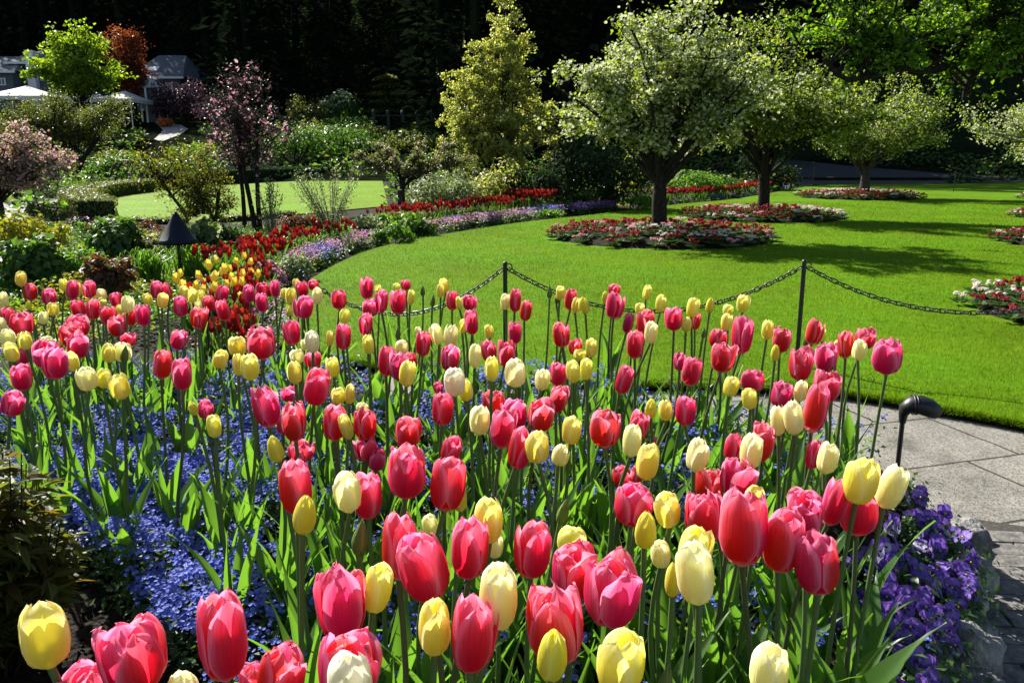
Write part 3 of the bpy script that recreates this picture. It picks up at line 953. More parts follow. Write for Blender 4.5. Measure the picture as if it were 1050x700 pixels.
def form(t):
    x, y, w, h, k = t
    if k == 'B':
        return "tight green"
    sz = "large " if h >= 46 else ("small " if h <= 16 else "")
    f = {'P': "egg-shaped " if w / h < .72 else "cupped ", 'O': "ruffled ", 'Y': "rounded " if w / h > .66 else "slim ", 'C': "", 'W': "", 'G': "pointed greenish-"}[k]
    return sz + f + CNAME[k]

def neighbour(i):
    """the nearest other bloom and where it sits"""
    x, y, w, h, k = TUL[i]
    best = None
    for j, (x2, y2, w2, h2, k2) in enumerate(TUL):
        if j == i:
            continue
        gap = math.hypot((x2 - x) / (w + w2) * 2, (y2 - y) / (h + h2) * 2)
        if best is None or gap < best[0]:
            best = (gap, j)
    gap, j = best
    x2, y2, w2, h2, k2 = TUL[j]
    dx, dy = (x2 - x) / (w + w2), (y2 - y) / (h + h2)
    what = CNAME[k2] + (" bud" if k2 == 'B' else " one")
    front = y2 + h2 / 2 > y + h / 2
    if gap < .85:
        s = ("half behind a " if front else "overlapping a ") + what
    elif abs(dx) > abs(dy):
        s = ("touching a " if gap < 1.25 else "with a ") + what + (" right" if dx > 0 else " left")
    else:
        s = ("just under a " if dy < 0 else "just above a ") + what
    return s

# rank of each bloom among those of its colour in its column, from the top of the picture down
cols = {}
for i, t in enumerate(TUL):
    cols.setdefault((column(t[0]), CNAME[t[4]]), []).append(i)
LABEL = {}
for (c, k), idx in cols.items():
    idx.sort(key=lambda i: TUL[i][1])
    for n, i in enumerate(idx):
        noun = "tulip bud" if TUL[i][4] == 'B' else "tulip"
        if len(idx) == 1:
            rank = f"the only {k} one" if k != 'green' else "the only one"
        elif n == len(idx) - 1:
            rank = f"lowest {k}"
        else:
            rank = f"{ORD[n + 1]} {k}"
            if n:
                rank += " down"
        full = f"{form(TUL[i])} {noun} {c}, {rank}, {neighbour(i)}"
        if len(full.replace('-', ' ').split()) > 16:
            full = f"{form(TUL[i])} {noun} {c}, {rank}"
        LABEL[i] = full

NEAR_H = 40
order_seen = sorted(range(len(TUL)), key=lambda i: -TUL[i][3])
TULIP_BASES = []
for i, (x, y, w, h, k) in enumerate(TUL):
    r = random.Random(i * 13 + 5)
    # distance: from the height the blooms stand at, checked against their size in the picture
    zc = .91 if k != 'B' else .86
    dp = (zc - CAMZ) / ray(x, y).z * ray(x, y).y
    ds = FPX * HB[k] / h
    Yd = dp ** .76 * ds ** .24
    c = D(x, y, Yd)
    lo, hi = BZ + .36, 1.10
    if c.z < lo:
        c = G(x, y, lo)
    elif c.z > hi:
        c = G(x, y, hi)
    dep = pix(c)[2]
    H = h * dep / FPX
    # a bloom is seen from a little above: its outline is less tall than the bloom is long
    H *= 1.09
    W = w * dep / FPX
    S = W / .735
    S = max(.62 * H, min(1.55 * H, S))
    lean = Vector((r.gauss(.015, .045) + .05 * max(0, min(1.4, c.x)), r.gauss(.0, .04), 1)).normalized()
    top = c - lean * (H * .5)
    L = (top.z - BZ) / lean.z
    base = top - lean * L
    TULIP_BASES.append((base.x, base.y))
    g = thing("tulip_bud" if k == 'B' else "tulip", LABEL[i], "tulip", base, "tulips in the front bed")
    g.rotation_mode = 'QUATERNION'
    g.rotation_quaternion = Vector((0, 0, 1)).rotation_difference(lean)
    st = link("stem", r.choice(STEMS)[1 if (k in 'PO' and r.random() < .45) else 0], g)
    st.scale = (1, 1, L + .004)
    st.rotation_euler.z = r.uniform(0, 6.28)
    if h >= 60:
        st.scale.x = st.scale.y = 1.12
    spin = r.uniform(0, 6.28)
    if h >= NEAR_H:
        cm, oms = BIG[k][r.randrange(len(BIG[k]))]
        b = link("bloom", cm, g, (0, 0, L))
        for om in oms:
            link("petal", om, b)
    else:
        b = link("bloom", SMALL[k][r.randrange(len(SMALL[k]))], g, (0, 0, L))
    b.scale = (S, S, H)
    b.rotation_euler = (r.gauss(0, .10), r.gauss(0, .10), spin)
    for q in range(4):
        lf = link("leaf", r.choice(LEAVES), g)
        ll = r.uniform(.27, .44) if q < 2 else r.uniform(.2, .32)
        ll = min(ll, L * .92)
        lf.scale = (ll, ll * r.uniform(.85, 1.3), ll)
        lf.location = (0, 0, 0.0 if q < 2 else L * .12)
        lf.rotation_euler = (r.uniform(-.12, .12), r.uniform(-.05, .22), spin + q * 2.2 + r.uniform(-.6, .6))

# ---- loose tulip leaves between the flowering stems
fol = MB()
for i in range(420):
    r = random.Random(i + 4000)
    x, y = (r.uniform(-.25, 1.0), r.uniform(.55, 2.2)) if i < 230 else (r.uniform(-2.4, 1.2), r.uniform(1.6, 3.9))
    a_, b_, _ = pix((x, y, BZ))
    if bed_dist(x, y) < .18 or (a_ < 190 and b_ > 540) or (a_ < 330 and b_ > 400 and r.random() < .8):
        continue
    me = r.choice(LEAVES)
    co = np.empty(len(me.vertices) * 3); me.vertices.foreach_get("co", co); co = co.reshape(-1, 3)
    ll = r.uniform(.20, .40)
    co = co * np.array([ll, ll * r.uniform(.8, 1.2), ll])
    t = r.uniform(-.05, .35); co = np.stack([co[:, 0] * math.cos(t) + co[:, 2] * math.sin(t), co[:, 1], -co[:, 0] * math.sin(t) + co[:, 2] * math.cos(t)], 1)
    t = r.uniform(0, 6.28); co = np.stack([co[:, 0] * math.cos(t) - co[:, 1] * math.sin(t), co[:, 0] * math.sin(t) + co[:, 1] * math.cos(t), co[:, 2]], 1)
    fol.add(co + np.array([x, y, BZ - .005]), grid_faces(6, 12))
kind(fol.build("tulip_foliage", M_TLEAF), "stuff", "green tulip leaves crowding between the flowering stems", "leaves")

# ---- forget-me-nots under the tulips
def in_px(X, Y, z, pts):
    a, b, _ = pix_np(X, Y, np.full(len(X), z))
    return inside(pts, a, b)
FM1 = [(30, 505), (110, 440), (180, 400), (250, 390), (335, 400), (330, 470), (255, 530), (262, 610), (262, 690), (178, 690), (150, 640), (120, 600), (60, 575)]
SOILPX = [(-300, 560), (50, 560), (125, 610), (160, 650), (178, 720), (178, 1500), (-300, 1500)]
N = 60000
X = rng.uniform(-3.2, 1.6, N); Y = rng.uniform(.45, 4.3, N)
dens = np.full(N, .30)
dens[in_px(X, Y, BZ + .14, FM1)] = 1.0
dens[in_px(X, Y, BZ + .14, [(-60, 315), (330, 300), (330, 400), (-60, 500)])] = .6
soil = in_px(X, Y, BZ + .05, SOILPX)
dens[soil] = 0
patch = np.array([mnoise.noise(Vector((a * 2.6, b * 2.6, 3.3))) for a, b in zip(X, Y)])
dens *= np.clip(.72 + 2.2 * patch, .03, 1.4)
bd = np.array([bed_dist(a, b) for a, b in zip(X, Y)])
dens[bd < .10] = 0
dens[(X > .55) & (bd < .34)] *= .06
dens[X > .75] *= .5
ok = rng.random(N) < dens * .66
X, Y = X[ok], Y[ok]
HZ = np.array([mnoise.noise(Vector((a * 5, b * 5, 9))) for a, b in zip(X, Y)])
Z = BZ + .155 + .10 * HZ + rng.normal(0, .018, len(X))
M_FMN = mat_leaf("forget_me_not_flower", [(.085, .12, .46), (.13, .18, .60), (.22, .30, .74), (.11, .11, .48)], (1.2, 1.2, 1.3), tfac=.3, rough=.6, spec=.2)
M_FMNEYE = mat_plain("flower_eye", (.75, .62, .15))
M_FMLEAF = mat_leaf("forget_me_not_leaf", [(.035, .075, .022), (.055, .11, .03), (.08, .14, .04)], (1.6, 1.7, .7), tfac=.35)
mb = MB()
nf = 8
n = len(X)
hx = np.repeat(X, nf); hy = np.repeat(Y, nf); hz = np.repeat(Z, nf)
a = rng.uniform(0, 6.28, n * nf); rad = .021 * np.sqrt(rng.random(n * nf))
px_ = hx + rad * np.cos(a); py_ = hy + rad * np.sin(a); pz_ = hz - (rad / .021) ** 2 * .012 + rng.normal(0, .003, n * nf)
nr = np.stack([np.cos(a) * rad * 30 + rng.normal(0, .3, n * nf), np.sin(a) * rad * 30 - .25 + rng.normal(0, .3, n * nf), np.ones(n * nf)], 1)
Rm = frames(nr)
sz = (.0046 + .0022 * rng.random(n * nf))[:, None] * np.ones((1, 3))
mb.scatter(FLOW_V, FLOW_F, np.stack([px_, py_, pz_], 1), Rm, sz, 0)
# stalks and leaves beneath
nl = n * 6
lx = np.repeat(X, 6) + rng.normal(0, .03, nl); ly = np.repeat(Y, 6) + rng.normal(0, .025, nl)
lz = BZ + .01 + (np.repeat(Z, 6) - BZ - .03) * .92 * rng.random(nl) ** .8
nr = np.stack([rng.normal(0, .6, nl), rng.normal(0, .6, nl), np.ones(nl)], 1)
ls = (.018 + .016 * rng.random(nl))
mb.scatter(LEAF2_V, LEAF2_F, np.stack([lx, ly, lz], 1), frames(nr), np.stack([ls * .8, ls, ls], 1), 1)
kind(mb.build("forget_me_nots", [M_FMN, M_FMLEAF], smooth=False), "stuff", "blue forget-me-nots carpeting the bed under the tulips", "flowers")

# ================================================================== lamps, posts and chains
def cone_lamp():
    c = G(186, 287, .02)
    g = thing("garden_lamp", "black cone-shaded garden lamp standing among green plants beyond the tulips", "lamp", c)
    k = c.y / FPX
    H = (287 - 220) * k * 1.02
    hs = 31 * k
    mb = MB(); tube(mb, [(0, 0, -.05), (0, 0, H - hs * .6)], [.020, .020], 10); mb.build("post", M_BLACK, g)
    r = 18.3 * k
    mb = MB()
    lathe(mb, [(.001, H + .004), (r * .10, H + .003), (r * .16, H - .012), (r * .19, H - .03), (r * .97, H - hs * .86), (r, H - hs * .87), (r, H - hs), (r * .93, H - hs), (r * .9, H - hs * .86), (r * .1, H - .06)], 32)
    mb.build("lamp_shade", M_BLUEBLACK, g)
    mb = MB(); lathe(mb, [(.001, H + .02), (.018, H + .018), (.02, H)], 12); mb.build("cap", M_BLUEBLACK, g)
cone_lamp()

def path_light(px, py, z, label, k=1.0, turn=0.0, hpost=.14):
    c = G(px, py, z)
    c.z = z - .1
    g = thing("path_light", label, "lamp", c, "low black path lights")
    g.rotation_euler.z = turn
    g.scale = (k * 1.08, k * 1.35, k * 1.1)
    mb = MB(); tube(mb, [(0, 0, -.05), (0, 0, .10 + hpost)], [.008, .008], 10); mb.build("post", M_BLACK, g)
    # hooded head: a neck widening into a rounded hood that looks forward and down
    mb = MB()
    top = .10 + hpost
    pts = [(0, 0, top - .01), (0, 0, top + .018), (.004, 0, top + .038), (.022, 0, top + .054), (.050, 0, top + .055), (.078, 0, top + .046), (.098, 0, top + .034), (.108, 0, top + .026)]
    tube(mb, pts, [.011, .015, .022, .029, .032, .031, .027, .020], 16)
    mb.build("lamp_head", M_BLACK, g)
    for q in (.026, .036):
        m2 = MB()
        lathe(m2, [(.0315, -.002), (.0345, -.001), (.0345, .001), (.0315, .002)], 20)
        o = m2.build("head_ring", M_BLACK, g, (q, 0, top + .0545)); o.rotation_euler.y = math.pi / 2
path_light(922, 463, .42, "low black path light with a hooded head on a stake behind the purple pansies", 1.0, R(-12), .105)
path_light(214, 352, .42, "low black lamp hood half hidden between pink tulips and border flowers", .9, R(10))

def chain_post(top, h, label, vis=True):
    g = thing("chain_post", label, "post", (top[0], top[1], top[2] - h), "black posts carrying the lawn chain")
    mb = MB(); tube(mb, [(0, 0, -.02), (0, 0, h - .02)], [.0155, .0155], 12); lathe(mb, [(.0155, h - .02), (.017, h - .012), (.012, h), (.001, h + .003)], 12); mb.build("post", M_BLACK, g)
    mb = MB()
    tube(mb, [(.026 + .022 * math.cos(a), 0, h - .035 + .022 * math.sin(a)) for a in np.linspace(0, 2 * math.pi, 13)], .0045, 6, cap=False)
    mb.build("eyelet", M_BLACK, g)

def chain(a, b, sag, label):
    a, b = Vector(a), Vector(b)
    L = (b - a).length
    n0 = 400
    P = []
    for i in range(n0 + 1):
        t = i / n0
        p = a.lerp(b, t)
        p.z -= sag * 4 * t * (1 - t)
        P.append(p)
    cum = [0]
    for i in range(n0):
        cum.append(cum[-1] + (P[i + 1] - P[i]).length)
    pitch = .043
    n = int(cum[-1] / pitch)
    mb = MB()
    ring = []
    for k in range(14):
        w = 2 * math.pi * k / 14
        x, y = math.cos(w), math.sin(w)
        ring.append(Vector((.0175 * x + (.010 if x > 0 else -.010) * (abs(x) > .05), .0145 * y, 0)))
    cs = np.array(cum)
    pn = np.array([tuple(p) for p in P])
    org = a.copy()
    for i in range(n):
        s = (i + .5) * cum[-1] / n
        c = Vector([float(np.interp(s, cs, pn[:, q])) for q in range(3)])
        e = Vector([float(np.interp(min(cum[-1], s + .01), cs, pn[:, q])) for q in range(3)])
        t = (e - c).normalized() if (e - c).length > 1e-6 else (b - a).normalized()
        side = t.cross(Vector((0, 0, 1))).normalized()
        up = side.cross(t)
        w = R(45 if i % 2 else -45) + R(random.uniform(-9, 9))
        yv = side * math.cos(w) + up * math.sin(w)
        pts = [c - org + t * q.x * 1.12 + yv * q.y for q in ring]
        tube(mb, pts + [pts[0]], .0044, 5, cap=False)
    o = mb.build("chain", M_BLACK, None, org)
    tag(o, label, "chain", "black chains round the lawn")

p1 = D(518, 268.5, 5.62); p2 = D(825, 266.5, 5.62)
p0 = D(308, 277, 6.2); p3 = D(1110, 300, 4.75)
h1, h2, h0, h3 = p1.z - LZ, p2.z - LZ, p0.z - LZ, p3.z - LZ
chain_post(p1, h1, "slim black chain post on the lawn straight behind the middle of the tulips")
chain_post(p2, h2, "slim black chain post in front of the tree shadow, second of two on the lawn")
chain_post(p0, h0, "black chain post hidden by the green mound at the left end of the chain")
chain_post(p3, h3, "black chain post beyond the picture's edge, carrying the right end of the chain")
e = Vector((.026, 0, -.05)); e2 = Vector((-.02, 0, -.05))
chain(p1 + e, p2 + e2, .30, "black chain hanging between the two slim posts on the lawn")
chain(p0 + e, p1 + e2, .30, "black chain from the green mound to the first slim post")
chain(p2 + e, p3 + e2, .17, "black chain sagging from the second post past the near round bed")
# the far chain by the hedge
q1 = D(980, 176, 33); q2 = D(1062, 174, 33); q3 = D(835, 172, 38)
for q, lab in ((q1, "thin dark chain post far off at the end of the lawn by the dark hedge"), (q2, "thin dark chain post far off beyond the right edge of the lawn")):
    chain_post(q, q.z - .05, lab)
chain(q1 + e, q2 + e2, .28, "pale thin chain far off in front of the dark hedge")
chain_post(q3, q3.z - .02, "thin dark post far off beside the grey path behind the apple trees")

# ================================================================== pansies
M_PANSY = mat_leaf("pansy_petal", [(.10, .05, .27), (.17, .085, .40), (.26, .17, .54), (.16, .15, .50)], (1.6, 1.2, 1.5), tfac=.30, rough=.55, spec=.2)
M_PANSYFACE = mat_plain("pansy_face", (.012, .006, .03), rough=.7)
M_PANSYWHITE = mat_leaf("pansy_white", [(.60, .58, .70), (.45, .40, .68)], (1, 1, 1), tfac=.3)
M_PEYE = mat_plain("pansy_eye", (.75, .5, .03))
M_PLEAF = mat_leaf("pansy_leaf", [(.03, .07, .02), (.045, .10, .028), (.06, .12, .03)], (1.6, 1.8, .7), tfac=.32)
def pansy_bloom(seed, white):
    r = random.Random(seed)
    mb = MB()
    lobes = [(90 + 28, .020, .019, -.0015), (90 - 28, .020, .019, -.001), (200, .017, .0165, .001), (-20, .017, .0165, .0015), (-90, .019, .021, .003)]
    for a, d, rad, z in lobes:
        a = R(a + r.uniform(-7, 7))
        cx, cy = d * math.cos(a), d * math.sin(a)
        V = [(cx * .25, cy * .25, z * .6)]
        n = 12
        ph = r.uniform(0, 6)
        for ring_, f in ((0, .55), (1, 1.0)):
            for j in range(n):
                w = 2 * math.pi * j / n
                x, y = cx + rad * f * math.cos(w), cy + rad * f * math.sin(w)
                q = math.hypot(x, y) / .038
                V.append((x, y, z + .006 * q * q + (.0035 * math.sin(3 * w + ph) if ring_ else 0) + (-.004 * q ** 3)))
        F3 = [(0, 1 + j, 1 + (j + 1) % n) for j in range(n)]
        F4 = [(1 + j, 1 + n + j, 1 + n + (j + 1) % n, 1 + (j + 1) % n) for j in range(n)]
        V = np.array(V); V[0] = (cx * .9, cy * .9, z)
        m_ = 0
        if white and a > R(150) or (white and a < 0):
            m_ = 2
        mb.add(V, F4, m_)
        mb.add(V, F3, m_)
        if math.sin(a) < .3:
            mb.add([(cx * .1, cy * .1, z + .0045), (cx * .8 - cy * .25, cy * .8 + cx * .25, z + .005), (cx * 1.05, cy * 1.05, z + .0055), (cx * .8 + cy * .25, cy * .8 - cx * .25, z + .005)], [(0, 1, 2, 3)], 1)
    lathe(mb, [(.004, .006), (.003, .008), (.001, .0085)], 8, 3)
    return mb.mesh("bloom", [M_PANSY, M_PANSYFACE, M_PANSYWHITE, M_PEYE])
PBLOOM = [pansy_bloom(i, i % 4 == 0) for i in range(8)]
def pansy_foliage(seed):
    r = np.random.default_rng(seed)
    n = 190
    P = np.stack([r.normal(0, .055, n), r.normal(0, .055, n), .01 + .085 * r.random(n)], 1)
    nr = np.stack([P[:, 0] * 9 + r.normal(0, .5, n), P[:, 1] * 9 + r.normal(0, .5, n), np.ones(n)], 1)
    s = .02 + .016 * r.random(n)
    mb = MB(); mb.scatter(LEAF_V, LEAF_F, P, frames(nr, None, r), np.stack([s * .9, s, s], 1))
    return mb.mesh("foliage", M_PLEAF)
PFOL = [pansy_foliage(i) for i in range(4)]
PANSY = [(925, 470, "purple pansy plant at the foot of the black path light"), (960, 492, "purple pansy plant spilling towards the pale paving at the bed's top corner"), (980, 523, "violet pansy plant trailing over the corner rock onto the paving"),
         (950, 524, "deep purple pansy plant beside the two tall cream tulips' stems"), (932, 548, "shaded purple pansy plant low behind the cream tulip stems"), (968, 556, "purple pansy plant with a pale white-faced bloom above the rocks"),
         (985, 552, "outermost purple pansy plant hanging over the bluish corner rock"), (905, 572, "dark pansy plant next to the lowest right ruffled pink tulip"), (940, 588, "large-flowered violet pansy plant in the middle of the drift"),
         (957, 590, "bluish violet pansy plant with the palest blue blooms beside the dark rock"), (910, 605, "purple pansy plant behind the pair of broad tulip leaves"), (935, 622, "lilac-edged pansy plant above the broad tulip leaves"),
         (952, 640, "small pansy plant with one lone bloom by the rocks"), (890, 625, "dark violet pansy plant tucked behind green leaf blades"), (925, 655, "pansy plant with white-centred blooms under the leaf tips"),
         (905, 690, "lowest purple pansy plant at the bottom edge of the bed"), (928, 690, "pansy plant by the bottom rocks, mostly leaves"), (900, 545, "purple pansy plant under the wide red-pink tulip"),
         (978, 508, "purple pansy plant leaning out over the paving at the bed's shoulder"), (982, 535, "lilac-tinged pansy plant between two rocks at the bed's corner"), (966, 572, "violet pansy plant draped over the dark shaded rock"),
         (940, 500, "dense violet pansy plant just below the path light's foot plants"), (950, 612, "violet pansy plant spilling over the jagged rock")]
for i, (x, y, lab) in enumerate(PANSY):
    r = random.Random(i + 77)
    c = G(x, y + 6, BZ + .06)
    z = max(.12, bed_z(c.x, c.y) - .01)
    g = thing("pansy", lab, "pansy", (c.x, c.y, z), "purple pansies along the bed's edge")
    f = link("foliage", PFOL[i % 4], g); f.rotation_euler.z = r.uniform(0, 6)
    for k in range(9 if i != 12 else 3):
        a = r.uniform(0, 6.28); q = .085 * math.sqrt(r.random())
        b = link("bloom", r.choice(PBLOOM[1:] if i not in (5, 14) else PBLOOM), g, (q * math.cos(a), q * math.sin(a), .115 + r.uniform(-.03, .025) - q * .35))
        face = Vector((r.gauss(.25, .45), r.gauss(-.75, .4), r.uniform(.25, .9))).normalized()
        b.rotation_euler = face.to_track_quat('Z', 'Y').to_euler()
        s = r.uniform(.68, 1.0); b.scale = (s, s, s)

# ================================================================== bronze-leaved shrub at the left
M_BRONZE = mat_leaf("bronze_leaf", [(.06, .08, .016), (.10, .075, .018), (.08, .115, .02), (.09, .125, .022), (.12, .15, .03)], (2.6, 2.0, .6), tfac=.5, rough=.5, spec=.3)
M_WHITEBUD = mat_plain("white_bud", (.75, .74, .68), rough=.6)
LANCE_V = np.array([(0, 0, 0), (-.13, .3, .05), (0, .3, 0), (.13, .3, .05), (-.11, .62, .03), (0, .62, -.03), (.11, .62, .03), (0, 1, -.14)])
LANCE_F3 = np.array([(0, 2, 1), (0, 3, 2), (4, 5, 7), (5, 6, 7)])
LANCE_F4 = np.array([(1, 2, 5, 4), (2, 3, 6, 5)])
def bronze():
    c = G(-4, 690, BZ)
    g = thing("bronze_shrub", "low shrub with narrow bronze-green leaves and tiny white buds beside the bare soil", "shrub", c)
    r = np.random.default_rng(5)
    st = MB(); lf = MB(); bd = MB()
    for k in range(56):
        a = r.uniform(0, 6.28); q = .165 * math.sqrt(r.random())
        tip = Vector((q * 1.25 * math.cos(a), q * 1.25 * math.sin(a) + .02, .60 * (1 - (q / .21) ** 2) * r.uniform(.7, 1.0) + .08))
        foot = Vector((tip.x * .25, tip.y * .25, 0))
        mid = foot.lerp(tip, .5) + Vector((tip.x * .12, tip.y * .12, .02))
        pts = [foot, foot.lerp(mid, .6), mid, mid.lerp(tip, .55), tip]
        tube(st, pts, [.004, .0035, .003, .0022, .0015], 5)
        n = 42
        t = .25 + .7 * r.random(n)
        P = np.array([tuple(pts[0].lerp(pts[-1], x)) for x in t]) + r.normal(0, .006, (n, 3))
        ax = np.stack([np.cos(r.uniform(0, 6.28, n)), np.sin(r.uniform(0, 6.28, n)), r.uniform(-.15, .5, n)], 1)
        nr = np.stack([r.normal(0, .35, n), r.normal(0, .35, n), np.ones(n)], 1)
        s = .055 + .035 * r.random(n)
        M = frames(nr, ax)
        N0 = lf.n
        sc = np.stack([s, s, s], 1)
        Pv = np.einsum('nij,nkj->nki', M, LANCE_V[None] * sc[:, None, :]) + P[:, None, :]
        off = (np.arange(n) * 8)[:, None, None]
        lf.add(Pv.reshape(-1, 3), (LANCE_F3[None] + off).reshape(-1, 3))
        lf.f.append((LANCE_F4[None] + off).reshape(-1, 4) + N0); lf.m.append(np.zeros(n * 2, np.int32))
        if r.random() < .6:
            m_ = 6
            B = np.array([tuple(tip)] * m_) + r.normal(0, .012, (m_, 3))
            bd.scatter(ico_V, ico_F, B, frames(r.normal(size=(m_, 3))), .003 + .002 * r.random((m_, 1)) * np.ones((1, 3)))
    st.build("stems", M_BARK, g); lf.build("foliage", M_BRONZE, g, smooth=False); bd.build("buds", M_WHITEBUD, g)
bronze()

# ================================================================== round beds on the lawn
PRIM = {'red': [(.26, .010, .018), (.40, .018, .028), (.32, .035, .02)], 'crimson': [(.42, .02, .08), (.34, .015, .05)], 'pink': [(.72, .36, .42), (.80, .52, .55)], 'white': [(.78, .76, .70), (.80, .74, .62)]}
M_PRIM = {k: mat_leaf(k + "_primrose", v, (1.2, 1, 1), tfac=.3, rough=.55, spec=.25) for k, v in PRIM.items()}
M_PRLEAF = mat_leaf("primrose_leaf", [(.035, .085, .02), (.055, .12, .025), (.09, .165, .035)], (1.7, 1.9, .6), tfac=.35)
def primrose(seed, colour):
    r = np.random.default_rng(seed)
    mb = MB()
    n = 34
    a = r.uniform(0, 6.28, n)
    ax = np.stack([np.cos(a), np.sin(a), r.uniform(.35, 1.1, n)], 1)
    nr = np.stack([-np.cos(a) * .6, -np.sin(a) * .6, np.ones(n)], 1)
    s = .09 + .06 * r.random(n)
    mb.scatter(LEAF_V, LEAF_F, np.stack([np.cos(a) * .03, np.sin(a) * .03, np.full(n, .01)], 1), frames(nr, ax), np.stack([s * .75, s, s], 1), 0)
    heads = 8
    for _ in range(heads):
        q = r.uniform(0, 6.28); d = .10 * math.sqrt(r.random())
        c = np.array([d * math.cos(q), d * math.sin(q), .15 + r.uniform(-.02, .035) - d * .35])
        tube(mb, [(c[0] * .2, c[1] * .2, .02), tuple(c)], .003, 4, 0)
        m_ = 13
        dirs = r.normal(size=(m_, 3)); dirs[:, 2] = np.abs(dirs[:, 2]) + .25
        dirs /= np.linalg.norm(dirs, axis=1, keepdims=True)
        mb.scatter(FLOW_V, FLOW_F, c + dirs * .024, frames(dirs + r.normal(0, .25, (m_, 3))), (.011 + .005 * r.random((m_, 1))) * np.ones((1, 3)), 1)
    return mb.mesh("primrose_clump", [M_PRLEAF, M_PRIM[colour]], smooth=False)
PRIMS = {k: [primrose(i * 7 + len(k), k) for i in range(3)] for k in PRIM}
BEDLAB = ["round bed of red, pink and white primroses round the nearest apple trunk", "round bed of red, white and pink primroses around the second apple trunk", "narrow-looking round bed of red and white primroses under the farthest apple tree",
          "large dark red and pink primrose bed just behind the chain at the right edge", "dark red and white primrose bed at the right edge, second from the chain", "round primrose bed under the pale-branched tree at the right edge", "farthest small primrose bed at the right edge near the dark hedge"]
for bi, (bx, by, br_) in enumerate(BEDS):
    r = random.Random(bi + 3)
    g = thing("flower_bed", BEDLAB[bi], "flower bed", (bx, by, LZ - .03), "round primrose beds cut into the lawn")
    mb = MB(); lathe(mb, [(br_ * .90, 0), (br_ * .88, .05), (br_ * .8, .10), (br_ * .4, .16), (.01, .18)], 40); mb.build("soil", M_SOIL, g)
    n = 100
    for i in range(n):
        q = math.sqrt((i + .5) / n) * br_ * .97
        a = i * 2.39996 + r.uniform(-.1, .1)
        x, y = q * math.cos(a), q * math.sin(a)
        v = mnoise.noise(Vector((bx + x * 1.3, by + y * 1.3, 1.7))) + r.uniform(-.28, .28)
        front = y < -br_ * .55
        col_ = 'red' if v > -.09 else ('crimson' if v > -.16 and bi >= 3 else ('pink' if v > -.24 else 'white'))
        if q > br_ * .85 and r.random() < .12:
            col_ = 'white'
        z = np.interp(q / br_, [0, .4, .8, .93, 1.02], [.18, .16, .10, .05, .03])
        o = link("primrose_clump", r.choice(PRIMS[col_]), g, (x, y, z))
        s = br_ / 2 * r.uniform(1.05, 1.3)
        o.scale = (s, s, s * (.72 if bi != 3 else .85)); o.rotation_euler.z = r.uniform(0, 6.28)

# ================================================================== trees and shrubs
def bez(a, b, c, d, n=7):
    out = []
    for i in range(n):
        t = i / (n - 1)
        out.append(a * (1 - t) ** 3 + b * 3 * t * (1 - t) ** 2 + c * 3 * t * t * (1 - t) + d * t ** 3)
    return out

